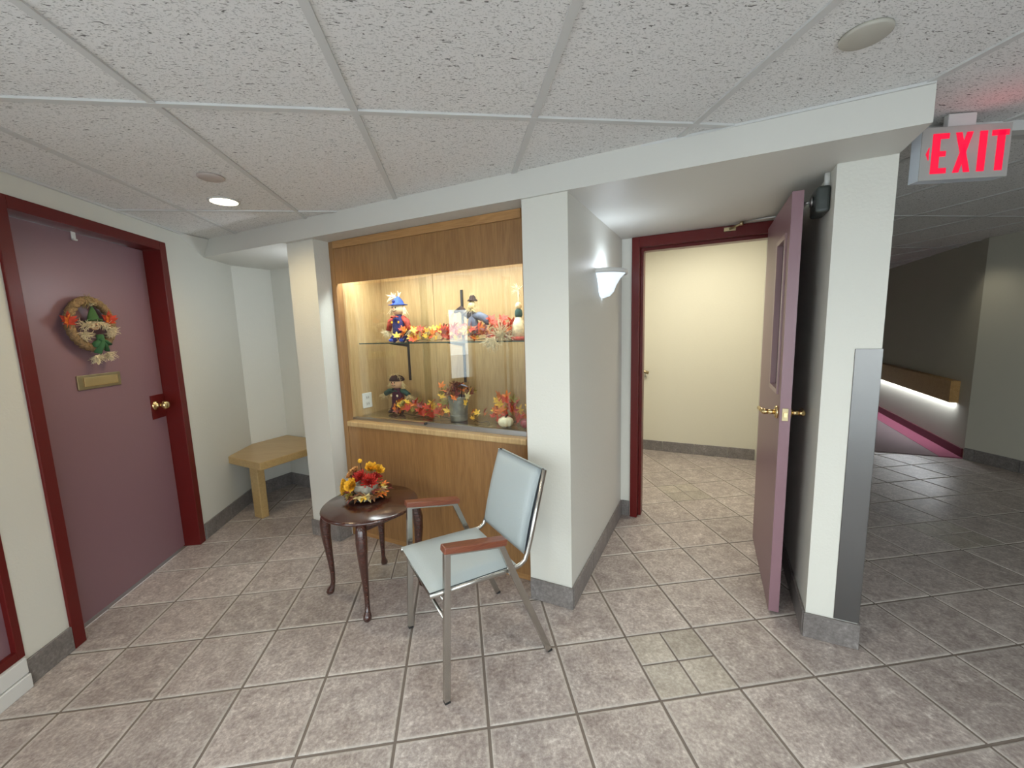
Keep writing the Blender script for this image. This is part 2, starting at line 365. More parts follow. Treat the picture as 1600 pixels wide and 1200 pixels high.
def copy_part(src, parent, loc=None, rot=None, scale=None):
    c = src.copy(); COL.objects.link(c); c.parent = parent; WM[c.name] = WM.get(parent.name)
    if loc is not None: c.location = loc
    if rot is not None: c.rotation_euler = rot
    if scale is not None: c.scale = (scale,)*3
    return c
rnd = random.Random(7)

# ------------------------------------------------------------------ floor
GR = .034                                     # grout width in tile units
floor = struct('floor', MB().ax(-3.5, 26, -10, 16, -.3, -.012), 'grout', 'grouted floor bed under mottled beige stone tiles')
def tile_mesh(name, sx, sy, mat, h=.012):
    bm = MB(); e = .012; x, y = sx/2*T, sy/2*T
    vs = [(a*x, b*y, -h*T*1.2) for a, b in ((-1, -1), (1, -1), (1, 1), (-1, 1))] + [(a*x, b*y, -.004*T) for a, b in ((-1, -1), (1, -1), (1, 1), (-1, 1))] + \
         [(a*(x-e*T), b*(y-e*T), 0) for a, b in ((-1, -1), (1, -1), (1, 1), (-1, 1))]
    fs = [(3, 2, 1, 0), (8, 9, 10, 11)] + [(r+k, r+(k+1) % 4, r+4+(k+1) % 4, r+4+k) for r in (0, 4) for k in range(4)]
    me = bpy.data.meshes.new(name); me.from_pydata(vs, [], fs); me.materials.append(M[mat]); return me
tm = tile_mesh('tile', 1-GR, 1-GR, 'tile'); qm = tile_mesh('quarter_tile', .5-GR/2-.008, .5-GR/2-.008, 'qtile')
def ST(x, y):
    d = Vector((x, y)) - O2; return d.dot(A2), d.dot(N2)
def walkable(x, y):
    s, t = ST(x, y)
    if t > 11.35: return False
    if x > -.9 and x < 20.1 and t < .1: return True
    if -9.4 < s < -5.7 and t < 2: return True
    if -.1 < s < 3.2 and t < 3.6: return True
    if -1.5 < s < 3.6 and 3.4 < t < 9: return True
    return s > 3.6 and t > 0 and x < 20.1
inserts = [(7, -1), (10, 4), (14, 1), (3, 2), (17, 6), (11, -4), (4, -6), (18, -2)]
cells = []
for i in range(-1, 21):
    for j in range(-10, 14):
        pts = [(i+.03+a*.94, j+.03+b*.94) for a in (0, .5, 1) for b in (0, .5, 1)]
        if not any(walkable(*p) for p in pts): continue
        px = [pix((p[0]*T, p[1]*T, 0)) for p in pts]
        inside = [q for q in px if q and -60 < q[0] < 1660 and q[1] < 1290]
        size = 0
        if inside and all(px): size = (max(q[0] for q in px)-min(q[0] for q in px))*(max(q[1] for q in px)-min(q[1] for q in px))
        elif inside: size = 1e5
        cells.append((size, i, j))
cells.sort(reverse=True)
rest = MB(); npart = 0
for size, i, j in cells:
    lst = [(qm, i+.25+.5*a, j+.25+.5*b) for a in (0, 1) for b in (0, 1)] if (i, j) in inserts else [(tm, i+.5, j+.5)]
    if size > 0 and npart < 288:
        for me, x, y in lst:
            o = bpy.data.objects.new('insert_tile' if me is qm else 'tile', me); COL.objects.link(o); o.parent = floor
            o.location = (x*T, y*T, rnd.uniform(-.0006, .0004)); o.rotation_euler = (0, 0, 0); npart += 1
    else:
        for me, x, y in lst: rest.add([v.co + Vector((x*T, y*T, 0)) for v in me.vertices], [list(p.vertices) for p in me.polygons])
obj('tile', rest, 'tile', floor, kind='stuff')

# ------------------------------------------------------------------ ceiling
CZ = 6.5
ceil = struct('ceiling', MB().ax(-4, 26.5, -10, 18, 7.40, 7.55), 'dark', 'suspended ceiling of fissured white panels')
GX, GY, DX, DY = .335, -.41, 1.81, 3.475
cmesh = {}
def ST(x, y):
    d = Vector((x, y)) - O2; return d.dot(A2), d.dot(N2)
def rail(fixed, lo, hi, vertical):
    n = 220; run = None
    for k in range(n+1):
        q = lo+(hi-lo)*k/n; c = ST(fixed, q) if vertical else ST(q, fixed); ok = not (c[1] > .15 and c[0] < 3.6)
        if ok and run is None: run = q
        if run is not None and (not ok or k == n):
            if vertical: obj('grid_rail', MB().ax(fixed-.035, fixed+.035, run, q, CZ-.004, CZ+.02), 'tee', ceil)
            else: obj('grid_rail', MB().ax(run, q, fixed-.035, fixed+.035, CZ-.006, CZ+.018), 'tee', ceil)
            run = None
def ctile(x0, x1, y0, y1):
    k = (round(x1-x0, 3), round(y1-y0, 3))
    if k not in cmesh:
        mb = MB(); a, b = k[0]/2*T, k[1]/2*T; mb.box((0, 0, .04*T), (2*a, 2*b, .08*T))
        me = bpy.data.meshes.new('ceiling_panel'); me.from_pydata([tuple(v) for v in mb.v], [], mb.f); me.materials.append(M['ceil']); cmesh[k] = me
    o = bpy.data.objects.new('ceiling_panel', cmesh[k]); COL.objects.link(o); o.parent = ceil
    o.location = ((x0+x1)/2*T, (y0+y1)/2*T, (CZ+.015)*T)
g = .028
for i in range(-1, 14):
    for j in range(-3, 5):
        x0, y0 = GX+i*DX, GY+j*DY; x1, y1 = x0+DX, y0+DY
        x0, x1, y0, y1 = max(x0, -.75-g), min(x1, 25), max(y0, -9-g), min(y1, 16)
        if x1-x0 < .1 or y1-y0 < .1: continue
        if x0 > 20.4 and y1 < 4: continue
        cs = [ST(a, b) for a in (x0, x1) for b in (y0, y1)]
        if all(c[1] > .3 and c[0] < 3.3 for c in cs): continue
        if any(c[1] > 3.4 and c[0] < 3.1 for c in cs) and all(c[1] > .3 for c in cs):   # cut along the end wall
            q = [(x0+g, y0+g), (x1-g, y0+g), (x1-g, y1-g), (x0+g, y1-g)]; cut = []
            for k in range(4):
                a_, b_ = q[k], q[(k+1) % 4]; sa, sb = ST(*a_)[0]-3.3, ST(*b_)[0]-3.3
                if sa >= 0: cut.append(a_)
                if sa*sb < 0: f = sa/(sa-sb); cut.append((a_[0]+(b_[0]-a_[0])*f, a_[1]+(b_[1]-a_[1])*f))
            if len(cut) > 2: obj('ceiling_panel', MB().prism([(a_*T, b_*T) for a_, b_ in cut], (CZ+.015)*T, (CZ+.095)*T), 'ceil', ceil)
            continue
        ctile(x0+g, x1-g-.006, y0+g, y1-g-.006)
for i in range(0, 14):
    rail(GX+i*DX, -9, 16, True)
for j in range(-2, 5):
    rail(GY+j*DY, -.75, 25, False)
mb = MB(); mb.ax(-.75, -.70, -9, 5.6, CZ-.02, CZ+.012); mb.st(-8.9, 3.63, -.03, 0, CZ-.015, CZ+.012)
obj('wall_angle', mb, 'tee', ceil)

# ------------------------------------------------------------------ walls
SZ = 6.145                                    # underside of the dropped soffit
mb = MB(); WX = -1.35
mb.ax(WX, -.75, 4.06, 6.55, 0, 7.4); mb.ax(WX, -.75, 1.12, 4.06, 6.12, 7.4)
mb.ax(WX, -.75, .51, 1.12, 0, 7.4); mb.ax(WX, -.75, -.45, .51, 0, .405); mb.ax(WX, -.75, -.45, .51, 6.1, 7.4)
mb.ax(WX, -.75, -1.52, -.45, 0, 7.4)
mb.ax(WX, -.75, -6.9, -1.52, 0, .405); mb.ax(WX, -.75, -6.9, -1.52, 6.1, 7.4); mb.ax(WX, -.75, -2.42, -1.86, .405, 6.1); mb.ax(WX, -.75, -9.6, -6.9, 0, 7.4)
struct('wall_left', mb, 'wall', 'cream painted wall holding the mauve door')
K = (-.75, 6.55); sK = ST(*K)
mb = MB(); mb.st(sK[0]-.6, sK[0], sK[1]-.05, 2.4, 0, 7.4); mb.st(sK[0], -5.2, 1.83, 2.4, 0, 6.2)
struct('wall_niche', mb, 'wall', 'cream wall behind the corner bench')
struct('wall_column', MB().st(-5.88, -5.10, 0, 1.83, 0, SZ), 'wall', 'cream column between bench niche and display case')
mb = MB().st(-.69, 0, 0, 3.54, 0, SZ); mb.st(-5.1, -.69, 1.72, 2.4, 0, SZ)
struct('wall_pier', mb, 'wall', 'cream pier between display case and open doorway')
mb = MB(); mb.st(-1.6, .215, 3.56, 4.05, 0, 8); mb.st(.215, 2.93, 3.58, 4.05, 6.16, 8); mb.st(2.93, 3.08, 3.56, 4.05, 0, 8)
struct('wall_doorway', mb, 'wall', 'cream wall around the red door frame')
struct('wall_pillar', MB().st(3.08, 3.64, .80, 9.3, 0, 8), 'wall', 'cream end wall between the open door and the hall')
# dropped soffit: sloping left end against the left wall
pts = [(-.75, 5.42)] + [XY(s, t) for s, t in ((-8.98, 0), (3.64, 0), (3.64, 3.58), (-5.1, 3.58))] + [XY(sK[0], 2.0), (-.75, 6.5)]
pts = [pts[0]] + [XY(3.64, 0), XY(3.64, 3.58), XY(-5.1, 3.58), XY(sK[0]+.02, 2.2), (-.75, 6.6)]
mb = MB().prism([(p[0]*T, p[1]*T) for p in pts], SZ*T, (CZ+.02)*T)
a, b_, c = P(-.75, 4.55, CZ), P(-.75, 5.42, SZ), P(-.50, 5.25, CZ); d = P(-.75, 5.42, CZ)
mb.add([a, b_, c, d], [(0, 1, 2), (0, 3, 1), (1, 3, 2), (0, 2, 3)])
struct('trim_1', mb, 'soffit', 'dropped cream soffit over the niches')
# stair room
mb = MB(); mb.st(-3.2, 3.08, 8.95, 9.4, 0, 8.2); mb.st(-3.4, -2.8, 3.6, 9.4, 0, 8.2); mb.st(-2.8, -1.2, 3.56, 4.05, 0, 8.2)
struct('wall_stair', mb, 'stairwall', 'warm lit wall of the stairwell')
# hall
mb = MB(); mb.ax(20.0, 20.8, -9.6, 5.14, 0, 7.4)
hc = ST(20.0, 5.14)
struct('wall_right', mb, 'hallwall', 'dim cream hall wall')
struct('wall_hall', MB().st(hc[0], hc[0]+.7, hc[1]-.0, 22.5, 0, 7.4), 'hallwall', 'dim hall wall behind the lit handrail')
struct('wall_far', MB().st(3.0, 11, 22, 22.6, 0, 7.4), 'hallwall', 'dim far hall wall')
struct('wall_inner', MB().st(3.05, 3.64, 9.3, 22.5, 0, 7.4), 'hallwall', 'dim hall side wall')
# wall behind the camera, glazed
mb = MB(); mb.ax(-1.35, -.9, -9.6, -9, 0, 7.4); mb.ax(-.9, 11.0, -9.6, -9, 0, .5); mb.ax(-.9, 11.0, -9.6, -9, 6.1, 7.4); mb.ax(11.0, 20.8, -9.6, -9, 0, 7.4)
struct('wall_back', mb, 'wall', 'cream wall with glazing behind the camera')
def window(name, horiz, a0, a1, z0, z1, q, mull, gz=None):
    root = thing(name, None, None, kind='structure')
    mb = MB(); gl = MB(); fw = .09
    def bar(p0, p1, y0, y1, dep=.12):
        if horiz: mb.ax(p0, p1, q-dep, q+.01, y0, y1)
        else: mb.ax(q-dep, q+.01, p0, p1, y0, y1)
    bar(a0, a0+fw, z0, z1); bar(a1-fw, a1, z0, z1); bar(a0+fw, a1-fw, z0, z0+fw*1.3); bar(a0+fw, a1-fw, z1-fw, z1)
    for m_ in mull: bar(m_-fw/2, m_+fw/2, z0+fw, z1-fw)
    g0, g1 = gz or (z0+fw, z1-fw)
    if gz: bar(a0+fw, a1-fw, g0-.09, g0); bar(a0+fw, a1-fw, g1, g1+.09)
    obj('window_frame', mb, 'red', root, bevel=.002)
    if horiz: gl.ax(a0+fw, a1-fw, q-.08, q-.065, g0, g1)
    else: gl.ax(q-.08, q-.065, a0+fw, a1-fw, g0, g1)
    obj('pane', gl, 'winglass', root); return root
w1 = window('window_1', False, -.45, .51, .41, 6.1, -.75, [], (2.8, 5.0))
for z0_, z1_ in ((.5, 2.75), (5.05, 6.02)): obj('infill_panel', MB().ax(-.83, -.80, -.37, .43, z0_, z1_), 'mauve', w1)
window('window_2', False, -6.9, -2.42, .41, 6.1, -.75, [-3.9, -5.4])
window('window_4', False, -1.86, -1.52, .41, 6.1, -.75, [])
window('window_3', True, -.9, 11.0, .5, 6.1, -9.12, [1.5, 3.9, 6.3, 8.7])  # unseen back glazing, widened to bring more fill light inside
mb = MB(); mb.ax(-.75, -.70, -.6, .475, .20, .405); mb.ax(-.75, -.68, -.6, .475, .0, .19)
struct('trim_2', mb, 'white', 'white boxed sill under the red window frame', bevel=.003)

# baseboards: separate skirting tiles
BH = .35
def skirting(name, p0, p1, nrm, label, first=1.0, th=.035, h=BH):
    root = thing(name, None, None, kind='structure'); root['label'] = label
    p0, p1 = Vector(p0), Vector(p1); L = (p1-p0).length; d = (p1-p0)/L; nrm = Vector(nrm).normalized(); x = 0; k = first
    while x < L-1e-4:
        e = min(L, x+k); a = p0+d*(x+.006); b = p0+d*(e-.006); k = 1.0; x = e
        if (b-a).length < .02: continue
        q = [a+nrm*.002, b+nrm*.002, b+nrm*th, a+nrm*th]
        obj('tile', MB().prism([(v.x*T, v.y*T) for v in q], .002*T, h*T), 'base', root, bevel=.0015, seg=1)
nA, nS = -N2, A2
skirting('baseboard_left', (-.75, .48), (-.75, 1.10), (1, 0), 'grey skirting tile left of the mauve door')
skirting('baseboard_left_rear', (-.75, 4.20), (-.75, 6.55), (1, 0), 'grey skirting tiles from the mauve door to the bench')
skirting('baseboard_niche', XY(sK[0], sK[1]), XY(sK[0], 1.83), A2, 'grey skirting under the bench end')
skirting('baseboard_niche_back', XY(sK[0]+.04, 1.83), XY(-5.9, 1.83), nA, 'grey skirting at the back of the bench niche', .8)
skirting('baseboard_column', XY(-5.92, 0), XY(-5.06, 0), nA, 'grey skirting at the column foot')
skirting('baseboard_column_side', XY(-5.10, -.0), XY(-5.10, .30), A2, 'grey skirting on the column side')
skirting('baseboard_column_niche', XY(-5.88, 0), XY(-5.88, 1.8), -A2, 'grey skirting on the niche side of the column')
skirting('baseboard_pier', XY(-.69, 0), XY(.03, 0), nA, 'grey skirting at the pier foot')
skirting('baseboard_pier_side', XY(0, 0), XY(0, 3.54), A2, 'grey skirting along the sconce wall', 1.1)
skirting('baseboard_doorway', XY(.03, 3.56), XY(.20, 3.56), nA, 'grey skirting left of the red door frame')
skirting('baseboard_pillar_inner', XY(3.08, .8), XY(3.08, 3.54), -A2, 'grey skirting behind the open door')
skirting('baseboard_pillar', XY(3.05, .8), XY(3.67, .8), nA, 'grey skirting at the foot of the end wall')
skirting('baseboard_pillar_hall', XY(3.64, .8), XY(3.64, 6.8), A2, 'grey skirting on the hall side of the end wall')
skirting('baseboard_stair', XY(-2.7, 8.95), XY(3.05, 8.95), nA, 'grey skirting tiles in the stairwell')
skirting('baseboard_right', (20.0, 5.12), (20.0, -8.9), (-1, 0), 'grey skirting along the dim hall wall', .25)

# carpeted ramp beyond the tiles
mb = MB().prism([W(a, b, 0).xy for a, b in ((3.7, 11.3), (hc[0]-.56, 11.3), (hc[0]-.56, 21.98), (3.7, 21.98))], -.001, .010)
tag(obj('carpet', mb, 'carpet', label='x'), 'grey purple carpet starting where the hall tiles end', 'carpet')
mb = MB().prism([W(a, b, 0).xy for a, b in ((hc[0]-.555, 11.3), (hc[0]-.02, 11.3), (hc[0]-.02, 21.98), (hc[0]-.555, 21.98))], -.001, .011)
tag(obj('carpet_border', mb, 'carpetp'), 'pink carpet border strip along the foot of the hall wall', 'carpet')
struct('baseboard_hall', MB().st(hc[0]-.05, hc[0], 11.36, 22, .0, .30), 'redbase', 'dark red rubber skirting in the hall')

# ------------------------------------------------------------------ left door with frame
d1 = thing('door_1', None, None, P(-1.02, 2.6, 0), 0, kind='structure'); d1['label'] = 'closed dusty mauve door in a dark red frame with a straw wreath'
o = obj('door_leaf', MB().ax(-1.15, -1.02, 1.28, 3.97, .03, 6.02), 'mauve', d1, True, bevel=.002)
mb = MB()
for y0, y1 in ((1.10, 1.27), (3.98, 4.15)): mb.ax(-1.22, -.715, y0, y1, 0, 6.20)
mb.ax(-1.22, -.715, 1.27, 3.98, 6.03, 6.20)
mb.ax(-1.215, -1.155, 1.2, 1.33, 0, 6.03); mb.ax(-1.215, -1.155, 3.92, 3.99, 0, 6.03)
obj('door_frame', mb, 'red', d1, True, bevel=.002, label='dark red door frame')
def XA(mb_pts): return mb_pts
mb = MB(); kx = -1.02*T; ky, kz = 3.72*T, 3.06*T
mb.lathe([(.001, 0), (.033, 0), (.034, .006), (.026, .012), (.013, .018), (.012, .035), (.014, .040), (.024, .046), (.030, .058), (.028, .072), (.018, .080), (.001, .082)], (0, 0, 0), 20,
         Matrix.Translation((kx, ky, kz)) @ Matrix.Rotation(PI/2, 4, 'Y'))
obj('door_knob', mb, 'brass', d1, True, label='brass door knob')
obj('strike_plate', MB().ax(-1.02, -1.008, 3.60, 3.965, 2.80, 3.26), 'red', d1, True, bevel=.001, label='dark red plate round the knob')
ms = obj('mail_slot', MB().ax(-1.02, -.995, 2.16, 2.98, 3.57, 3.80), 'brassd', d1, True, bevel=.003, label='brass letter slot')
obj('slot_flap', MB().ax(-1.0, -.982, 2.26, 2.91, 3.61, 3.76), 'brass', ms, True, bevel=.004)
mb = MB(); mb.ax(-1.02, -1.005, 2.49, 2.56, 5.90, 6.035); mb.ax(-1.02, -.985, 2.49, 2.56, 5.90, 5.925)
obj('over_door_hook', mb, 'plastic', d1, True, bevel=.001)

# wreath: lives in a local frame x = world y, y = outwards (world +x), z up
def straw_tuft(mb, c, r, n, rs, spread=1.0, base=(0, 0, -1), thick=.0016, curl=.6, length=1.0):
    base = Vector(base).normalized(); c = Vector(c)
    for _ in range(n):
        d = Vector((rs.gauss(0, 1), rs.gauss(0, 1), rs.gauss(0, 1))).normalized()*spread + base
        d.normalize(); L = r*rs.uniform(.55, 1.1)*length; p = c.copy(); pts = [p.copy()]
        cv = Vector((rs.gauss(0, 1), rs.gauss(0, 1), rs.gauss(0, 1)))*curl
        for k in range(4):
            p = p + d*L/4; d = (d + cv*.3).normalized(); pts.append(p.copy())
        mb.tube(pts, [thick, thick*1.2, thick, thick*.8, thick*.4], 3, False)
def leaf_outline():
    pts = []
    lobes = [(90, 1.0), (35, .86), (-22, .62), (145, .86), (202, .62)]
    ang = [(-90, .12), (-60, .30), (-22, .62), (0, .36), (20, .62), (35, .88), (50, .55), (62, .40), (76, .66), (90, 1.0), (104, .66), (118, .40), (130, .55), (145, .88), (160, .62), (180, .36), (202, .62), (240, .30)]
    return [(r*math.cos(rad(a)), r*math.sin(rad(a))) for a, r in ang]
def leaf_mesh(name, size, mat, fold=.25):
    out = leaf_outline(); n = len(out); mb = MB()
    def zz(x, y): return (abs(x)*fold - .18*(x*x+y*y))
    vs = [(x*size, y*size, zz(x, y)*size) for x, y in out] + [(0, 0, 0)]
    vs += [(x*size, y*size, zz(x, y)*size-.0006) for x, y in out] + [(0, 0, -.0006)]
    fs = [(i, (i+1) % n, n) for i in range(n)] + [(n+1+(i+1) % n, n+1+i, 2*n+1) for i in range(n)]
    mb.add(vs, fs, True)
    mb.tube([(0, 0, 0), (0, -.35*size, -.02*size), (.06*size, -.7*size, 0)], .0011, 4, False)
    me = bpy.data.meshes.new(name); me.from_pydata([tuple(v) for v in mb.v], [], mb.f)
    me.polygons.foreach_set('use_smooth', mb.sm); me.materials.append(M[mat]); return me
LEAF = {k: leaf_mesh('leaf', .042, 'leaf_'+k) for k in LEAFC}
def leaf(parent, col, loc, rot, scale=1.0):   # loc local to the parent
    o = bpy.data.objects.new('leaf', LEAF[col]); COL.objects.link(o); o.parent = parent; o.location = loc; o.rotation_euler = rot; o.scale = (scale,)*3; return o

wr = thing('wreath', 'round straw wreath with a green hatted scarecrow face hung on the mauve door', 'wreath', P(-1.0, 2.48, 4.60), PI/2)
Rw = .132
WMx = lambda x, z, y=0.0: Vector((x-max(0, y-.028)*.9, -y, z))  # x right along the door, y out of it (local -y is world +x)
rs = random.Random(3)
for k in range(3):
    mb = MB(); pts = []; ph = k*2*PI/3; n = 60
    for i in range(n+1):
        a = 2*PI*i/n; tw = a*9+ph; rr = Rw+.011*math.cos(tw)
        pts.append(WMx(rr*math.sin(a)*1.0, rr*math.cos(a)*.97, .026+.010*math.sin(tw)))
    mb.tube(pts, .0135, 8, False); obj('straw_braid', mb, 'braid', wr)
mb = MB(); straw_tuft(mb, WMx(-.02, .128, .03), .05, 50, rs, .9, (-.3, -.5, -.4), .0018)
for a in range(0, 360, 6):
    p = WMx(Rw*math.sin(rad(a)), Rw*math.cos(rad(a)), .03); t_ = Vector((math.cos(rad(a)), 0, -math.sin(rad(a))))
    straw_tuft(mb, p, .05, 3, rs, .45, t_, .0012, .3)
obj('loose_straw', mb, 'strawg', wr, kind='stuff')
# hat
mb = MB(); prof = [(.045, 0), (.034, .006), (.028, .03), (.016, .058), (.004, .078), (.001, .08)]
mb.lathe(prof, WMx(.012, .018, .038), 18, None, 1.0, .5, fn=lambda a: 1+.07*math.sin(3*a))
mb.tube([WMx(-.045, .012, .035), WMx(-.02, .024, .055), WMx(.012, .028, .06), WMx(.045, .022, .055), WMx(.066, .01, .035)], [.006, .011, .012, .011, .005], 8, flat=.5)
obj('felt_hat', mb, 'gfelt', wr)
mb = MB().ball(WMx(.012, -.006, .035), .030, 14, 1, .6, .9); obj('face', mb, 'facep', wr)
mb = MB()
for dx in (-.011, .012): mb.ball(WMx(.012+dx, -.004, .053), .0035, 8)
mb.ball(WMx(.012, -.010, .056), .004, 8); obj('eyes_and_nose', mb, 'brownfelt', wr)
mb = MB()
for i in range(70):
    x = rs.uniform(-.042, .05); straw_tuft(mb, WMx(x+.012, .012, .05), .045, 1, rs, .7, (0.4*(1 if x > 0 else -1), -.25, -.75), .0019, .9)
for sx in (-1, 1):
    straw_tuft(mb, WMx(.012+.05*sx, -.006, .045), .055, 34, rs, 1.0, (sx*.8, -.2, -.35), .0019, 1.0)
straw_tuft(mb, WMx(.008, .098, .035), .03, 26, rs, .7, (0, -.1, .6), .0018)
obj('straw_hair', mb, 'strawp', wr, kind='stuff')
for cx, cz, dr in ((-.062, -.068, (-.25, -.3, -.5)), (.100, -.052, (.3, -.3, -.35)), (-.014, -.192, (.25, -.2, -.9)), (.068, -.178, (.2, -.2, -.9))):
    mb = MB(); straw_tuft(mb, WMx(cx, cz+.02, .04), .055, 60, rs, .95, dr, .0019, .9); straw_tuft(mb, WMx(cx, cz-.01, .04), .028, 30, rs, 2.5, dr, .0019, 1)
    obj('straw_tuft', mb, 'strawp', wr, kind='stuff')
mb = MB()
for sx, dz in ((-1, -.035), (1, -.022)):
    mb.tube([WMx(.028, -.085, .05), WMx(.028+.025*sx, -.085+dz*.4, .055), WMx(.028+.045*sx, -.088+dz, .045)], [.006, .018, .022], 10, flat=.45)
mb.tube([WMx(.03, -.06, .045), WMx(.03, -.085, .055), WMx(.018, -.12, .05), WMx(.0, -.160, .045)], [.016, .017, .020, .016], 10, flat=.5)
mb.tube([WMx(.03, -.09, .05), WMx(.055, -.12, .05), WMx(.066, -.150, .045)], [.014, .015, .013], 10, flat=.5)
mb.ball(WMx(.028, -.086, .063), .009, 10); obj('bow', mb, 'gbow', wr)
for cx, cz in ((-.138, .012), (.108, .024)):
    for q in range(4):
        a = q*1.57+.4; leaf(wr, 'red' if q % 2 else 'orange', WMx(cx+.008*math.cos(a), cz+.008*math.sin(a), (.036 if cx < 0 else .05)+.003*q), (PI/2+.25*math.sin(a), .2*math.cos(a), a), 1.1)

# ------------------------------------------------------------------ corner bench
def STxy(pts): return [W(a, b, 0).xy for a, b in pts]
be = thing('bench', 'blond wood corner bench in the niche beside the column', 'bench', W(-8.0, .8, 0))
obj('seat', MB().prism(STxy([(-8.62, -.14), (-7.30, -.18), (-7.30, 1.80), (sK[0]+.01, 1.80), (sK[0]+.01, sK[1]+.0)]), 1.30*T, 1.48*T), 'bench', be, True, bevel=.006)
obj('leg', MB().st(-8.02, -7.72, -.02, .16, 0, 1.30), 'bench', be, True, bevel=.006)

# ------------------------------------------------------------------ display case
dc = thing('display_case', 'honey wood display case with sliding glass set into the wall', 'display case', W(-2.9, .36, 0), ANG)
D0 = .34
def dpart(name, boxes, mat, bevel=.002, parent=dc, label=None):
    mb = MB()
    for b in boxes: mb.st(*b)
    return obj(name, mb, mat, parent, True, bevel=bevel, label=label)
dpart('stile', [(-5.10, -4.97, D0, D0+.16, 0, SZ-.005)], 'oak'); dpart('stile', [(-.86, -.695, D0, D0+.16, 0, SZ-.005)], 'oak')
dpart('top_trim', [(-4.97, -.86, D0-.015, D0+.12, 6.00, SZ-.005)], 'oakh')
dpart('fascia', [(-4.97, -.86, D0+.01, D0+.06, 5.325, 6.0)], 'oak')
dpart('lower_panel', [(-4.97, -.86, D0+.01, D0+.07, .12, 2.42)], 'oak')
dpart('kick_board', [(-4.97, -.86, D0+.04, D0+.10, 0, .12)], 'oakh')
dpart('ledge', [(-4.97, -.86, D0-.03, D0+.40, 2.42, 2.53)], 'oakin', .008)
BT = 1.60
dpart('back_panel', [(-5.02, -3.55, BT, BT+.05, 2.5, 5.75)], 'oakin'); dpart('back_panel', [(-3.54, -.70, BT, BT+.05, 2.5, 5.75)], 'oakin')
dpart('side_panel', [(-5.06, -5.0, D0+.16, BT, 2.5, 5.75)], 'oakin'); dpart('side_panel', [(-.74, -.695, D0+.16, BT, 2.5, 5.75)], 'oakin')
dpart('top_panel', [(-5.0, -.74, D0+.07, BT, 5.72, 5.78)], 'oakin')
dpart('case_floor', [(-5.0, -.74, D0+.41, BT, 2.44, 2.545)], 'oakin')
dpart('glass_deck', [(-4.98, -.76, D0+.41, BT-.01, 2.546, 2.57)], 'glass', .0)
dpart('track', [(-4.97, -.86, .49, .60, 2.53, 2.575)], 'steel', .001, label='aluminium sliding track'); 
dpart('track_front', [(-3.02, -.86, .46, .492, 2.53, 2.62)], 'steel', .001)
dpart('glass_pane', [(-4.97, -2.90, .555, .57, 2.57, 5.5)], 'glass', 0); dpart('glass_pane', [(-3.02, -.86, .50, .515, 2.57, 5.5)], 'glass', 0)
mb = MB(); mb.lathe([(.001, 0), (.009, 0), (.009, .02), (.006, .022), (.001, .022)], (0, 0, 0), 14, Matrix.Translation(W(-3.0, .47, 2.60)) @ Matrix.Rotation(ANG, 4, 'Z') @ Matrix.Rotation(PI/2, 4, 'X'))
obj('lock', mb, 'black', dc, True)
dpart('upper_shelf', [(-4.93, -.80, .78, BT-.02, 4.10, 4.125)], 'glass', 0, label='clear glass shelf')
dpart('shelf_edge', [(-4.93, -.80, .772, .78, 4.10, 4.125)], plain('green glass edge', (.04, .07, .06), .2), 0)
for s_ in (-4.30, -2.82):
    dpart('shelf_standard', [(s_-.025, s_+.025, BT-.03, BT, 3.25, 5.15 if s_ > -3 else 4.35)], 'black', .001)
    mb = MB(); p = W(s_, BT-.03, 4.09); q = W(s_, 1.0, 4.09); r_ = W(s_, BT-.03, 4.0)
    sd = Vector((A2.x, A2.y, 0))*.004
    vs = [v+e for e in (-sd, sd) for v in (p, q, r_)]; mb.add(vs, [(0, 1, 2), (5, 4, 3), (0, 3, 4, 1), (1, 4, 5, 2), (2, 5, 3, 0)])
    obj('shelf_bracket', mb, 'black', dc, True)
mb = MB().tube([W(-4.75, .62, 5.68), W(-.95, .62, 5.68)], .012, 10); obj('light_tube', mb, 'tube', dc, True, label='lit fluorescent tube')
# outlet inside the case
ot = thing('outlet', 'white power outlet on the side panel inside the display case', 'outlet', W(-4.995, .95, 2.86))
mb = MB().st(-5.0, -4.975, .80, 1.06, 2.70, 3.03); pl = obj('cover_plate', mb, 'plastic', ot, True, bevel=.003)
mb = MB()
for z in (2.79, 2.93): mb.st(-4.978, -4.970, .875, .985, z-.05, z+.05)
so = obj('socket', mb, 'white', pl, True, bevel=.002)
for z in (2.79, 2.93):
    for t_ in (.905, .955): obj('slot', MB().st(-4.9695, -4.966, t_-.005, t_+.005, z-.022, z+.022), 'black', pl, True)

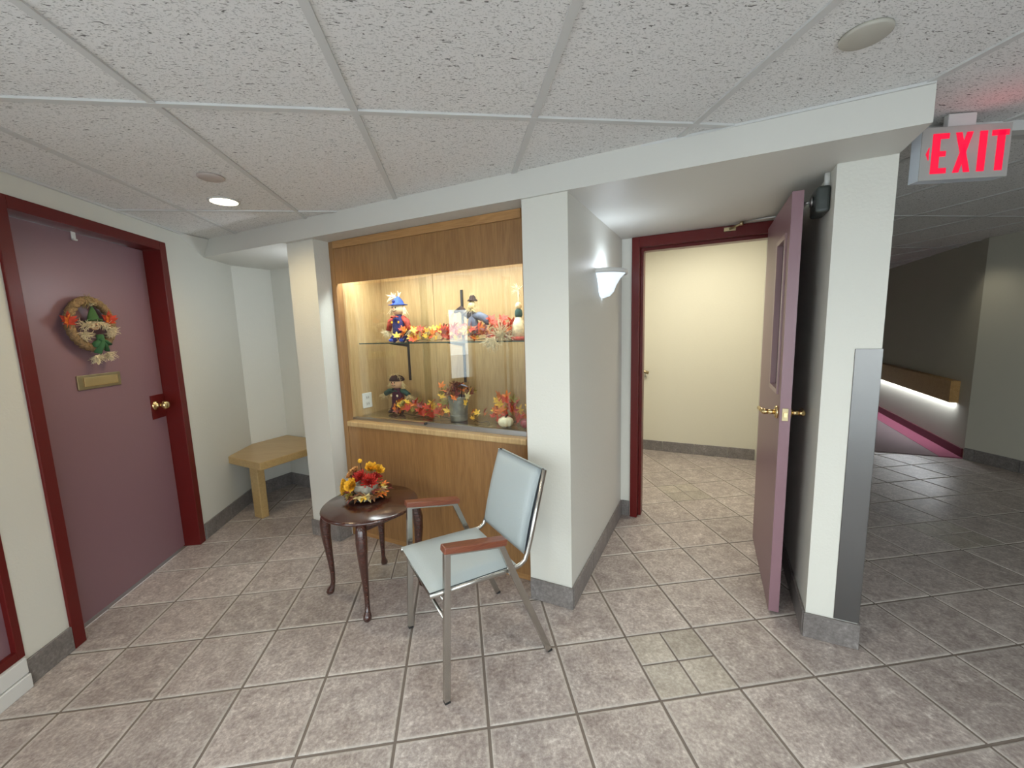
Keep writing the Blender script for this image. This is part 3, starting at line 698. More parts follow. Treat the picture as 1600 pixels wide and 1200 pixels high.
# --- things inside the case (frame rotated so that local -y faces the viewer)
DK, SH = 2.575, 4.127
def doll(name, label, s, t, z, H, col, rot=0.0, hatty='brim'):
    d = thing(name, label, 'doll', W(s, t, z), ANG+rot, 'scarecrow dolls in the display case'); r = random.Random(int(H*1e4)+int(abs(s)*100)); c = col
    bw = H*.17
    mb = MB()
    mb.lathe([(bw*.3, H*.06), (bw*.75, H*.10), (bw*.95, H*.2), (bw*.92, H*.35), (bw*.75, H*.48), (bw*.45, H*.55), (bw*.2, H*.57)], (0, 0, 0), 16, None, 1, .75)
    for sx in (-1, 1): mb.tube([(sx*bw*.45, 0, H*.18), (sx*bw*.62, -H*.03, H*.09), (sx*bw*.72, -H*.09, H*.045)], [bw*.5, bw*.46, bw*.40], 10)
    obj('body', mb, c['body'], d)
    for sx in (-1, 1):
        mb = MB().ball((sx*bw*.78, -H*.115, H*.04), H*.045, 12, 1, 1.5, .8); obj('shoe', mb, c['shoe'], d)
        mb = MB().tube([(sx*bw*.6, 0, H*.50), (sx*bw*1.25, -H*.02, H*(.42 if c.get('hand', .3) < .35 else .48)), (sx*bw*c.get('arm', 1.6), -H*.03, H*c.get('hand', .30))], [H*.05, H*.062, H*.055], 10); obj('sleeve', mb, c['sleeve'], d)
        mb = MB(); straw_tuft(mb, (sx*bw*c.get('arm', 1.6), -H*.03, H*c.get('hand', .30)), H*.17, 60, r, .8, (sx*.5, -.2, -.8), .0016, .8); obj('straw_hand', mb, c['straw'], d, kind='stuff')
        mb = MB(); straw_tuft(mb, (sx*bw*.7, -H*.09, H*.045), H*.09, 26, r, 1, (sx*.3, -.4, -.1), .0014, .8)
        mb.v = [Vector((v.x, v.y, max(v.z, .001))) for v in mb.v]; obj('straw_cuff', mb, c['straw'], d, kind='stuff')
        mb = MB().ball((sx*bw*.5, -bw*.70, H*.40), H*.028, 10, 1, .4, 1); obj('patch', mb, c['patch'], d)
    hz = H*.665; hr = H*.135
    mb = MB().ball((0, -H*.01, hz), hr, 18, 1.08, .95, .88); hd = obj('head', mb, c['face'], d)
    mb = MB()
    for sx in (-1, 1): mb.ball((sx*hr*.30, -H*.01-hr*.90, hz+hr*.18), hr*.12, 8, 1, .5, 1.2)
    mb.tube([(hr*.42*math.sin(a), -H*.01-hr*.93+abs(a)*hr*.09, hz-hr*.16-hr*.18*math.cos(a)) for a in (-1.1, -.6, 0, .6, 1.1)], hr*.045, 5); obj('eyes_and_smile', mb, 'brownfelt', hd)
    mb = MB().ball((0, -H*.01-hr*.97, hz+hr*.02), hr*.10, 8, 1, .6, 1); obj('nose', mb, 'rust', hd)
    mb = MB()
    for sx in (-1, 1): straw_tuft(mb, (sx*hr*1.12, -hr*.1, hz+hr*.45), H*.20, 26, r, .30, (sx*.30, -.02, -1), .0020, .25)
    obj('straw_hair', mb, c['straw'], hd, kind='stuff')
    mb = MB(); rb = hr*1.5
    if hatty == 'brim': hz -= hr*.12
    pf_ = [(rb, hr*.60), (rb*1.0, hr*.66), (rb*.66, hr*.72), (rb*.60, hr*.85), (rb*.50, hr*1.25), (rb*.22, hr*1.75), (.001, hr*1.95)]
    if hatty == 'brim': pf_ = [(rb*.80, hr*.50), (rb*.86, hr*.60), (rb*.84, hr*.85), (rb*.66, hr*1.2), (rb*.35, hr*1.42), (.001, hr*1.5)]
    mb.lathe(pf_, (0, 0, hz), 22, None, 1.0, .85, fn=lambda a: 1+.05*math.sin(5*a))
    ht = obj('hat', mb, c['hat'], d)
    mb = MB().ball((-hr*.25, -rb*.48, hz+hr*1.15), hr*.30, 10, 1, .35, .8); obj('hat_patch', mb, c['hatp'], ht)
    if hatty == 'raffia':
        mb = MB(); straw_tuft(mb, (-hr*.2, 0, hz+hr*1.7), H*.24, 30, r, .35, (-1, 0, .25), .0026, .7); straw_tuft(mb, (hr*.2, 0, hz+hr*1.7), H*.13, 8, r, .3, (.3, 0, 1), .0026, .5)
        obj('raffia_bow', mb, c['straw'], ht, kind='stuff')
    else:
        mb = MB()
        for q_ in range(9): straw_tuft(mb, (rb*.7*math.cos(q_*.39), -rb*.35, hz+hr*(.75+.75*math.sin(q_*.39))), hr*.5, 8, r, 1.2, (math.cos(q_*.39), 0, math.sin(q_*.39)), .0013, .8)
        obj('hat_straw', mb, c['straw'], ht, kind='stuff')
    mb = MB()
    for sx in (-1, 1): mb.tube([(0, -bw*.72, H*.50), (sx*H*.05, -bw*.80, H*.515), (sx*H*.085, -bw*.72, H*.50)], [H*.010, H*.028, H*.030], 8, flat=.5)
    mb.ball((0, -bw*.80, H*.50), H*.018, 8); obj('bow_tie', mb, c['bow'], d)
    return d
doll('scarecrow_doll', 'scarecrow doll in a bright blue hat and overalls on the upper shelf', -4.08, 1.10, SH, 1.02*T, dict(body='navy', shoe='blue', sleeve='rust', straw='strawp', face='face', hat='blue', hatp='navy', bow='rust', patch='yellow', hand=.24), 0, 'raffia')
doll('scarecrow_doll', 'scarecrow doll in plum trousers and green shirt at the lower left', -4.34, 1.20, DK, .99*T, dict(body='plum', shoe='brownfelt', sleeve='dgreen', straw='straw', face='facep', hat='brownfelt', hatp='plum', bow='dgreen', patch='ivory', hand=.42, arm=1.95))
# small grey scarecrow sprawled on leaves
d = thing('scarecrow_figure', 'small grey cloth scarecrow with outstretched arms sitting among red leaves', 'doll', W(-2.28, 1.12, SH), ANG, 'scarecrow dolls in the display case'); r = random.Random(21)
k_ = .92*T
mb = MB().lathe([(.018, k_*.04), (.040, k_*.12), (.038, k_*.36), (.028, k_*.52), (.012, k_*.60)], (0, 0, 0), 14, None, 1, .7); obj('body', mb, 'greyfelt', d)
mb = MB().tube([(-.135, -.01, k_*.60), (-.09, -.005, k_*.66), (-.03, 0, k_*.52), (.0, 0, k_*.50)], [.010, .021, .024, .02], 10); obj('sleeve', mb, 'brownfelt', d)
mb = MB().tube([(.0, 0, k_*.50), (.05, 0, k_*.50), (.10, -.01, k_*.44), (.125, -.015, k_*.34)], [.02, .028, .026, .018], 10); obj('sleeve', mb, 'greyfelt', d)
mb = MB().ball((0, -.005, k_*.72), .027, 14, .95, .95, 1.1); hd = obj('head', mb, 'straw', d)
mb = MB().lathe([(.034, -.004), (.034, 0), (.022, .010), (.020, .022), (.010, .034), (.001, .036)], (.002, 0, k_*.82), 16); obj('hat', mb, 'brownfelt', d)
mb = MB(); straw_tuft(mb, (0, 0, k_*.86), .04, 20, r, .6, (0, 0, 1), .0016); straw_tuft(mb, (0, -.02, k_*.66), .06, 50, r, 1.6, (0, -.2, -.4), .0014, .6)
straw_tuft(mb, (-.14, -.01, k_*.60), .06, 30, r, .6, (-.8, -.1, -.5), .0016, .8); straw_tuft(mb, (.13, -.015, k_*.33), .06, 26, r, .6, (.6, -.1, -.8), .0016)
straw_tuft(mb, (.0, -.03, k_*.30), .085, 70, r, .7, (.2, -.6, -.6), .0016, .4); mb.v = [Vector((v.x, v.y, max(v.z, .001))) for v in mb.v]
obj('straw', mb, 'straw', d, kind='stuff')
# doll half hidden at the right end
d = thing('straw_doll', 'tall straw doll with a dark green band beside the right edge of the upper shelf', 'doll', W(-1.27, 1.02, SH), ANG, 'scarecrow dolls in the display case')
mb = MB().lathe([(.050, 0), (.052, .012), (.044, .020), (.04, .022)], (0, 0, 0), 18); obj('base', mb, 'rust', d)
mb = MB().lathe([(.034, .02), (.043, .05), (.040, .09), (.026, .125), (.016, .14)], (0, 0, 0), 16); obj('body', mb, 'strawp', d)
mb = MB().lathe([(.017, .135), (.024, .15), (.022, .175), (.012, .19)], (0, 0, 0), 14); obj('band', mb, 'dgreen', d)
mb = MB().ball((0, 0, .205), .020, 12, 1, 1, 1.2); obj('head', mb, 'face', d)
mb = MB(); straw_tuft(mb, (0, -.01, .12), .11, 70, r, .35, (0, -.1, -1), .0015, .2); straw_tuft(mb, (0, 0, .30), .05, 30, r, 1.5, (-.3, 0, .2), .0018)
mb.tube([(0, 0, .20), (.002, 0, .25), (0, 0, .30)], .004, 6); mb.v = [Vector((v.x, v.y, max(v.z, .02))) for v in mb.v]; obj('straw', mb, 'strawp', d, kind='stuff')
# leaf garlands
def garland(name, label, s, t, z, items, cat='garland', grp=None):
    d = thing(name, label, cat, W(s, t, z), ANG, 'silk leaf garlands in the display case'); r = random.Random(int(abs(s)*1000)+int(z*10))
    ln = max(i[0] for i in items)-min(i[0] for i in items)
    mb = MB(); x0 = min(i[0] for i in items)*T; x1 = max(i[0] for i in items)*T
    mb.tube([(x0+(x1-x0)*k/8, .01*math.sin(k*2.1), .008+.006*math.sin(k*1.3)) for k in range(9)], .0022, 5); obj('vine', mb, 'brownfelt', d)
    for x, h, c, sz in items:
        leaf(d, c, (x*T, r.uniform(-.05, .05), max(.012, h*T)), (PI/2*r.uniform(.35, .95), r.uniform(-.7, .7), r.uniform(-1.5, 1.5)), sz)
    return d
def items(r, x0, x1, n, h, cols, sz=(.8, 1.25)):
    return [(r.uniform(x0, x1), r.uniform(.05, h), r.choice(cols), r.uniform(*sz)) for _ in range(n)]
r = random.Random(5)
garland('leaf_garland', 'red and yellow silk leaf garland round the feet of the blue hatted doll', -3.62, .98, SH, items(r, -.42, .45, 34, .26, ['red', 'orange', 'yellow', 'yellow', 'pale', 'orange']))
garland('leaf_garland', 'long red and orange silk leaf garland under the grey scarecrow', -2.2, 1.02, SH, items(r, -.98, .80, 100, .27, ['red', 'red', 'orange', 'red', 'yellow', 'maroon', 'red'])+items(r, .40, .78, 22, .40, ['red', 'orange', 'red']))
garland('leaf_garland', 'red and yellow leaf garland on the case floor between plum doll and bucket', -3.45, 1.0, DK, items(r, -.75, .70, 72, .33, ['red', 'red', 'orange', 'yellow', 'olive', 'maroon', 'red']))
garland('leaf_garland', 'yellow and red leaf cluster standing behind the white gourd', -1.52, 1.12, DK, items(r, -.35, .38, 36, .50, ['red', 'orange', 'yellow', 'red', 'orange', 'olive']))
garland('leaf_spray', 'small orange and pale leaf spray between bucket and white gourd', -2.05, .92, DK, items(r, -.2, .2, 9, .24, ['orange', 'pale', 'red', 'yellow'], (.6, .9)), 'leaves')
# straw bundle spilling over the shelf edge
mb = MB(); straw_tuft(mb, (0, -.04, .03), .12, 150, r, 1.1, (.5, -.3, .1), .0020, .7); straw_tuft(mb, (-.02, -.085, .02), .10, 80, r, .8, (-.3, -.3, -.6), .0018, .6)
straw_tuft(mb, (.03, 0, .02), .12, 40, r, .4, (1, 0, -.05), .0013, .4)
mb.v = [Vector((v.x, v.y, v.z if v.y < -.085 else max(v.z, .001))) for v in mb.v]
o = obj('straw_bundle', mb, 'strawp', kind='stuff'); o.location = W(-1.58, 1.03, SH); o.rotation_euler = (0, 0, ANG); tag(o, 'pale straw bundle spilling over the front edge of the glass shelf', 'straw')
# galvanised bucket with foliage
d = thing('bucket', 'galvanised bucket filled with brown and orange foliage and a feather', 'bucket', W(-2.62, 1.0, DK), ANG)
mb = MB().lathe([(.055, 0), (.057, .004), (.068, .160), (.071, .165), (.067, .167), (.053, .01), (.001, .01)], (0, 0, 0), 28); obj('pail', mb, 'galv', d)
mb = MB()
for z in (.04, .14):
    rr = .056+.012*z/.16+.001; mb.tube([(rr*math.cos(a*PI/12), rr*math.sin(a*PI/12), z) for a in range(25)], .002, 6, False)
obj('rim_band', mb, 'galv', d)
mb = MB()
for i in range(26):
    a = r.uniform(0, 2*PI); q = r.uniform(.02, .06); mb.tube([(q*math.cos(a), q*math.sin(a), .15), (1.3*q*math.cos(a), 1.3*q*math.sin(a), .24+r.uniform(-.02, .03))], .0018, 4)
obj('stems', mb, 'brownfelt', d, kind='stuff')
for i in range(52):
    a = r.uniform(0, 2*PI); q = r.uniform(.01, .105); h = .245-q*.55+r.uniform(-.02, .015)
    leaf(d, r.choice(['brown', 'maroon', 'orange', 'brown', 'maroon', 'olive']), (q*math.cos(a), q*math.sin(a), h), (r.uniform(.3, 1.5), r.uniform(-.6, .6), r.uniform(0, 6.3)), r.uniform(.8, 1.15))
for x, y, z, c in ((-.115, -.03, .20, 'yellow'), (-.10, -.04, .165, 'yellow'), (-.12, -.02, .23, 'orange'), (-.085, -.05, .12, 'olive'), (.10, -.04, .17, 'pale'), (.09, -.05, .13, 'yellow'), (.115, -.03, .20, 'yellow')):
    leaf(d, c, (x, y, z), (1.3, .3*r.uniform(-1, 1), r.uniform(-1, 1)), 1.05)
mb = MB(); fe = [(.02, -.03, .235), (.07, -.05, .252), (.12, -.06, .240)]
mb.tube(fe, [.004, .016, .003], 8, flat=.25); obj('feather', mb, 'greyfelt', d)
# gourds
def gourd(name, label, s, t, rr, mat, stem='brownfelt'):
    d = thing(name, label, 'gourd', W(s, t, DK), ANG, 'gourds on the lower deck')
    prof = [(.001, rr*.10), (rr*.45, 0), (rr*.85, rr*.22), (rr, rr*.58), (rr*.88, rr*.98), (rr*.5, rr*1.2), (rr*.25, rr*1.18), (.001, rr*1.10)]
    mb = MB().lathe(prof, (0, 0, 0), 40, fn=lambda a: 1-.09*abs(math.cos(a*4))**3); obj('skin', mb, mat, d)
    mb = MB().tube([(0, 0, rr*1.08), (rr*.08, 0, rr*1.35), (rr*.30, 0, rr*1.55)], [rr*.16, rr*.11, rr*.10], 8); obj('stem', mb, stem, d); return d
gourd('gourd', 'white ribbed mini gourd on the lower deck', -1.50, .84, .050, 'ivory')
gourd('gourd', 'dark red fruit at the right corner of the lower deck', -1.08, .86, .046, 'berry')

# ------------------------------------------------------------------ side table
CX, CY, TZ = 3.31, 1.74, 1.56
tb = thing('side_table', 'small round dark cherry side table with cabriole legs', 'table', P(CX, CY, 0))
R0 = .765*T
mb = MB().lathe([(.001, (TZ-.07)*T), (R0-.012, (TZ-.07)*T), (R0-.002, (TZ-.045)*T), (R0, (TZ-.03)*T), (R0-.004, (TZ-.012)*T), (R0-.010, TZ*T), (.001, TZ*T)], (0, 0, 0), 64); obj('tabletop', mb, 'dwood', tb)
legs = [(-.745, .03), (.0, -.735), (.745, -.02), (-.01, .765)]
mb = MB()
for a, b in ((0, 1), (1, 2), (2, 3), (3, 0)):
    p, q = Vector(legs[a])*.70*T, Vector(legs[b])*.70*T; dd = (q-p); L = dd.length; an = math.atan2(dd.y, dd.x); c = (p+q)/2
    mb.box((c.x, c.y, (TZ-.16)*T), (L, .018, .18*T), Matrix.Rotation(an, 3, 'Z'))
obj('apron', mb, 'dwood', tb, bevel=.003)
for lx, ly in legs:
    a = Vector((lx, ly)).normalized(); mb = MB(); n = 14
    prof = [(1.50, .70, .026), (1.40, .72, .029), (1.25, .75, .030), (1.05, .755, .026), (.8, .735, .021), (.55, .715, .0165), (.35, .705, .0135), (.2, .71, .0125), (.12, .73, .015), (.07, .755, .021), (.03, .77, .022), (0, .765, .016)]
    pts = [(a.x*q*T, a.y*q*T, z*T) for z, q, r0 in prof]
    mb.tube(pts, [r0 for _, _, r0 in prof], 12); obj('leg', mb, 'dwood', tb)

# flowers on the table
FX, FY = 3.20, 1.98
fl = thing('flower_arrangement', 'whitewashed bowl of red and yellow autumn flowers on the side table', 'flower arrangement', P(FX, FY, TZ))
mb = MB().lathe([(.001, .012), (.036, .012), (.052, .022), (.066, .045), (.071, .072), (.075, .085), (.078, .092), (.073, .094), (.067, .080), (.062, .055), (.001, .05)], (0, 0, 0), 30); obj('bowl', mb, 'pot', fl)
mb = MB().lathe([(.001, 0), (.055, 0), (.090, .008), (.108, .014), (.107, .017), (.086, .011), (.001, .008)], (0, 0, 0), 36)
tag(obj('plate', mb, 'plate', label='x'), 'dark round plate under the flower bowl', 'plate'); bpy.data.objects['plate'].location = P(FX, FY, TZ)
def bloom(mat, c, rr, n, kindp, seed, tilt=(0, 0, 1), name='flower'):
    r = random.Random(seed); mb = MB(); q = Vector((0, 0, 1)).rotation_difference(Vector(tilt).normalized()).to_matrix()
    for i in range(n):
        f = i/n; el = .15+1.35*(1-f) if kindp == 'mum' else .5+.9*(1-f); az = i*2.39996; L = rr*(.55+.45*f)*r.uniform(.88, 1.08)
        wd = rr*(.12 if kindp == 'mum' else .22)
        d = Vector((math.cos(el)*math.cos(az), math.cos(el)*math.sin(az), math.sin(el))); s = Vector((-math.sin(az), math.cos(az), 0)); u = s.cross(d)*-1
        v = [Vector((0, 0, 0)), d*L*.5+s*wd, d*L*.92+s*wd*.7+u*L*.15, d*L*1.0+u*L*.24, d*L*.92-s*wd*.7+u*L*.15, d*L*.5-s*wd]
        th = -u*.0008
        vs = [q @ x + Vector(c) for x in v] + [q @ (x+th) + Vector(c) for x in v]
        mb.add(vs, [(0, 1, 2), (0, 2, 3), (0, 3, 4), (0, 4, 5), (8, 7, 6), (9, 8, 6), (10, 9, 6), (11, 10, 6)], True)
    return obj(name, mb, mat, fl)
bloom('redp', (.030, -.035, .098), .058, 70, 'mum', 1, (.2, -.7, .7)); bloom('redp', (-.022, -.010, .118), .052, 70, 'mum', 2, (-.2, -.5, .8)); bloom('redp', (.060, .0, .105), .045, 60, 'mum', 12, (.6, -.3, .7))
bloom('yellow', (-.054, -.055, .090), .054, 60, 'rose', 3, (-.35, -.8, .55)); bloom('yellow', (-.105, .0, .088), .044, 50, 'rose', 4, (-.9, -.3, .3))
bloom('yellow', (.028, .030, .148), .052, 64, 'rose', 5, (.1, -.4, .9)); bloom('yellow', (.066, .02, .140), .048, 56, 'rose', 6, (.6, -.3, .7))
bloom('peach', (-.060, .045, .140), .038, 44, 'rose', 7, (-.4, -.3, .8)); bloom('peach', (-.085, .03, .120), .036, 40, 'rose', 8, (-.7, -.2, .6)); bloom('yellow', (-.11, -.02, .055), .036, 36, 'rose', 9, (-.9, -.4, .1))
mb = MB().tube([(-.02, .02, .10), (-.022, .02, .16), (-.026, .018, .205)], .0018, 6); obj('stem', mb, 'brownfelt', fl)
mb = MB().ball((-.026, .018, .213), .013, 12); obj('billy_button', mb, 'yellow', fl, label='small yellow ball flower')
r = random.Random(11)
for i in range(14):
    a = r.uniform(0, 2*PI); q = r.uniform(.05, .09); leaf(fl, r.choice(['olive', 'brown', 'maroon']), (q*math.cos(a), q*math.sin(a), .105+r.uniform(-.01, .03)), (r.uniform(.2, 1.2), r.uniform(-.6, .6), a-PI/2), .75)
lr = thing('leaf_ring', 'ring of rust, brown and yellow silk leaves lying round the bowl', 'wreath', P(FX, FY, TZ))
for i in range(64):
    a = i*2*PI/64*1.0+r.uniform(-.08, .08); q = r.uniform(.085, .128)
    cc = r.choice(['brown', 'maroon', 'orange', 'brown', 'olive', 'yellow', 'maroon']) if not (-2.0 < math.atan2(math.sin(a), math.cos(a)) < .2) else r.choice(['pale', 'brown', 'yellow', 'brown', 'maroon', 'orange'])
    leaf(lr, cc, (q*math.cos(a), q*math.sin(a), .034+r.uniform(0, .022)), (r.uniform(-.75, .35), r.uniform(-.35, .35), a-PI/2+r.uniform(-.6, .6)), r.uniform(.75, 1.05))

# ------------------------------------------------------------------ chair
cb = Vector((.922, .387)); CM = (Vector((4.528, -.622))+Vector((3.988, .724)))/2
ch = thing('armchair', 'pale blue grey vinyl armchair with square chrome legs and wooden arms', 'chair', P(CM.x, CM.y, 0), math.atan2(cb.y, cb.x))
def cb_(x, y, z): return Vector((x, y, z))*T
for sy in (-1, 1):
    y = sy*.725; tw = .074*T
    obj('side_frame', MB().sqtube([cb_(.0, y, .03), cb_(.095, y, 1.86), cb_(.775, y, 1.74), cb_(1.455, y, .03)], tw), 'chrome', ch, bevel=.002)
    for x in (.0, 1.465): obj('foot', MB().box(cb_(x, y, .016), (tw*.96, tw*.96, .032*T)), 'rubber', ch, bevel=.002)
    mb = MB(); n = 8; vs = []
    L0, L1 = cb_(.045, y, 1.90), cb_(.845, y, 1.765); dd = L1-L0; u = Vector((-dd.z, 0, dd.x)).normalized()
    for k in range(n+1):
        f = k/n; wd = (.070+.010*math.sin(f*PI))*T; p = L0+dd*f; hh = .038*T
        for a, b in ((-1, -1), (1, -1), (1, 1), (-1, 1)): vs.append(p+Vector((0, a*wd, 0))+u*b*hh)
    fs = [(0, 3, 2, 1), [4*n+q for q in range(4)]] + [(i*4+k, i*4+(k+1) % 4, i*4+4+(k+1) % 4, i*4+4+k) for i in range(n) for k in range(4)]
    mb.add(vs, fs); obj('armrest', mb, 'arm', ch, bevel=.005, label='red brown wooden armrest')
def pad(mb, x0, x1, hw, thick, fn, nx=16, ny=14, puff=.03):  # cushion following a curve (x, z) = fn(f)
    top = []; bot = []
    for i in range(nx+1):
        f = i/nx; p, nrm = fn(f)
        for j in range(ny+1):
            g_ = j/ny; y = -hw+2*hw*g_
            e = min(1, min(f, 1-f)*9, min(g_, 1-g_)*9); pf = math.sin(PI*min(1, e)/2)
            pu = puff*math.sin(PI*f)**.5*math.sin(PI*g_)**.5 if 0 < f < 1 and 0 < g_ < 1 else 0
            top.append(Vector((p[0]+nrm[0]*(thick*.5*pf+pu*.6), y, p[1]+nrm[1]*(thick*.5*pf+pu*.6)))*T)
            bot.append(Vector((p[0]-nrm[0]*thick*.5*pf, y, p[1]-nrm[1]*thick*.5*pf))*T)
    m_ = ny+1; vs = top+bot; o_ = len(top); fs = []
    for i in range(nx):
        for j in range(ny):
            a = i*m_+j; fs.append((a, a+1, a+m_+1, a+m_)); fs.append((o_+a+m_, o_+a+m_+1, o_+a+1, o_+a))
    for i in range(nx):
        for j in (0, ny): a = i*m_+j; fs.append((a, a+m_, o_+a+m_, o_+a))
    for j in range(ny):
        for i in (0, nx): a = i*m_+j; fs.append((a, o_+a, o_+a+1, a+1))
    mb.add(vs, fs, True); return mb
def seatf(f): x = -.09+1.16*f; z = 1.345-.03*f; return (x, z), (.03, 1)
def backf(f):
    x = 1.20+.30*f; z = 1.40+1.09*f; l = math.hypot(.30, 1.09); return (x-.02*math.sin(PI*f), z), (-1.09/l, .30/l)
obj('seat', pad(MB(), 0, 0, .60, .10, seatf), 'vinyl', ch); obj('backrest', pad(MB(), 0, 0, .585, .09, backf, puff=.035), 'vinyl', ch)
mb = MB()
def railpts(y): return [cb_(-.09, y, 1.30), cb_(.5, y, 1.285), cb_(1.02, y, 1.27), cb_(1.12, y, 1.285), cb_(1.20, y, 1.33), cb_(1.245, y, 1.42), cb_(1.30, y, 1.60), cb_(1.54, y, 2.48)]
for sy in (-1, 1): obj('seat_rail', MB().tube(railpts(sy*.60), .0085, 8, flat=1.4), 'chrome', ch)
for sy in (-1, 1): obj('back_piping', MB().tube([cb_(1.232, sy*.575, 1.44), cb_(1.535, sy*.575, 2.49)], .006, 6), 'piping', ch)
obj('shell', MB().add([cb_(*p) for p in ((1.25, -.59, 1.42), (1.25, .59, 1.42), (1.56, .59, 2.48), (1.56, -.59, 2.48), (1.28, -.59, 1.41), (1.28, .59, 1.41), (1.59, .59, 2.475), (1.59, -.59, 2.475))], [(0, 1, 2, 3), (7, 6, 5, 4), (0, 4, 5, 1), (1, 5, 6, 2), (2, 6, 7, 3), (3, 7, 4, 0)]), 'vinyl', ch, bevel=.004)
obj('seat_pan', MB().box(cb_(.50, 0, 1.275), (1.10*T, 1.16*T, .035*T)), 'black', ch, bevel=.003)
obj('crossbar', MB().tube([cb_(.055, -.69, 1.0), cb_(.055, .69, 1.0)], .008, 8), 'chrome', ch)
obj('crossbar', MB().tube([cb_(.07, -.69, 1.22), cb_(.07, .69, 1.22)], .008, 8), 'chrome', ch)
obj('crossbar', MB().tube([cb_(.97, -.69, 1.235), cb_(.97, .69, 1.235)], .008, 8), 'chrome', ch)

# ------------------------------------------------------------------ open door
d2 = thing('door_2', None, None, W(2.64, 3.52, 0), ANG, kind='structure'); d2['label'] = 'open mauve door with a narrow glass slot'
mb = MB()
mb.st(.215, .37, 3.50, 4.05, 0, 6.14); mb.st(2.72, 2.93, 3.50, 4.05, 0, 6.14); mb.st(.37, 2.72, 3.50, 4.05, 5.93, 6.14)
mb.st(.37, .43, 3.66, 3.9, 0, 5.93); mb.st(.43, 2.72, 3.66, 3.9, 5.87, 5.93)
obj('door_frame', mb, 'red', d2, True, bevel=.002, label='dark red door frame')
# leaf in its own frame: u runs from hinge to free edge, v = thickness
hA, hB = Vector((2.64, 3.48)), Vector((2.69, 1.13)); dU = (hB-hA).normalized(); dV = Vector((-dU.y, dU.x));
if dV.x < 0: dV = -dV
def L_(u, v, z): p = hA+dU*u+dV*v; return W(p.x, p.y, z)
def lbox(mb, u0, u1, v0, v1, z0, z1):
    vs = [L_(u, v, z) for z in (z0, z1) for u, v in ((u0, v0), (u1, v0), (u1, v1), (u0, v1))]
    return mb.add(vs, [(3, 2, 1, 0), (4, 5, 6, 7), (0, 1, 5, 4), (1, 2, 6, 5), (2, 3, 7, 6), (3, 0, 4, 7)])
LW = (hB-hA).length; TH = .13; u0, u1, z0, z1 = LW-1.02, LW-.24, 3.27, 5.52
mb = MB()
for b in ((0, u0, 0, TH, .03, 5.99), (u1, LW, 0, TH, .03, 5.99), (u0, u1, 0, TH, .03, z0), (u0, u1, 0, TH, z1, 5.99)): lbox(mb, *b)
leaf2 = obj('door_leaf', mb, 'mauve', d2, True)
mb = MB(); e = .07
for b in ((u0, u0+e, -.02, TH+.02, z0, z1), (u1-e, u1, -.02, TH+.02, z0, z1), (u0+e, u1-e, -.02, TH+.02, z0, z0+e), (u0+e, u1-e, -.02, TH+.02, z1-e, z1)): lbox(mb, *b)
obj('lite_frame', mb, 'mauve2', leaf2, True, bevel=.002, label='pale mauve glazing bead')
obj('lite_glass', lbox(MB(), u0+e, u1-e, .055, .07, z0+e, z1-e), 'doorglass', leaf2, True)
hz_ = 3.02; uh = LW-.19
for v, sgn in ((0, -1), (TH, 1)):
    p = L_(uh, v, hz_); dv = (L_(uh, sgn, hz_)-L_(uh, 0, hz_)).normalized(); du = (L_(uh-1, 0, hz_)-L_(uh, 0, hz_)).normalized(); du = (du+dv*.12).normalized()
    mb = MB(); mb.tube([p, p+dv*.006, p+dv*.012], [.032, .032, .026], 20); mb.tube([p+dv*.01, p+dv*.045], .012, 12); mb.tube([p+dv*.042, p+dv*.062], .013, 12)
    mb.tube([p+dv*.058-du*.012, p+dv*.058+du*.095], [.0125, .0105], 14)
    obj('lever_handle', mb, 'brass', leaf2, True, label='brass lever handle')
lp = obj('latch_plate', lbox(MB(), LW, LW+.006, .028, .102, 2.93, 3.11), 'brassd', leaf2, True, bevel=.001)
mb = MB(); lbox(mb, LW+.006, LW+.035, .045, .085, 2.99, 3.05); obj('latch_bolt', mb, 'brass', lp, True)
for z in (.5, 3.0, 5.5): obj('hinge', MB().tube([L_(.0, TH+.02, z-.14), L_(.0, TH+.02, z+.14)], .008, 10), 'steel', d2, True)
# closer
cl = thing('door_closer', 'brass coloured door closer arm above the open doorway', 'door closer', W(2.1, 3.47, 6.0))
mb = MB().st(1.92, 2.12, 3.44, 3.50, 6.03, 6.10); obj('shoe', mb, 'brassd', cl, True, bevel=.002)
mb = MB().tube([W(2.02, 3.43, 6.065), W(2.20, 3.20, 6.09)], .007, 8); obj('short_arm', mb, 'brassd', cl, True)
mb = MB().tube([W(2.20, 3.20, 6.06), W(2.20, 3.20, 6.125)], .011, 10); obj('elbow', mb, 'brassd', cl, True)
mb = MB().tube([W(2.20, 3.20, 6.11), W(2.60, 3.10, 6.115), W(2.95, 2.95, 6.06)], .006, 8); obj('main_arm', mb, 'steel', cl, True)
mb = MB(); lbox(mb, .35, 1.15, TH+.002, TH+.13, 5.74, 5.94); obj('closer_body', mb, 'brassd', cl, True, bevel=.004)
# magnetic hold-open
ho = thing('door_holder', 'dark grey magnetic door holder box on the wall behind the open door', 'door holder', W(3.05, 1.25, 5.9))
obj('housing', MB().st(2.93, 3.078, 1.0, 1.42, 5.66, 5.98), 'greybox', ho, True, bevel=.012, seg=3)
mb = MB().tube([W(2.93, 1.22, 5.84), W(2.90, 1.22, 5.84)], .022, 18); obj('magnet', mb, 'steel', ho, True)
mb = MB().tube([W(2.905, 1.22, 5.84), W(2.835, 1.22, 5.84)], .006, 10); obj('armature_rod', mb, 'steel', ho, True)
mb = MB().tube([W(3.05, 1.12, 5.98), W(3.05, 1.12, SZ)], .011, 12); tag(obj('conduit', mb, 'plastic'), 'short white conduit between the door holder box and the soffit', 'conduit')
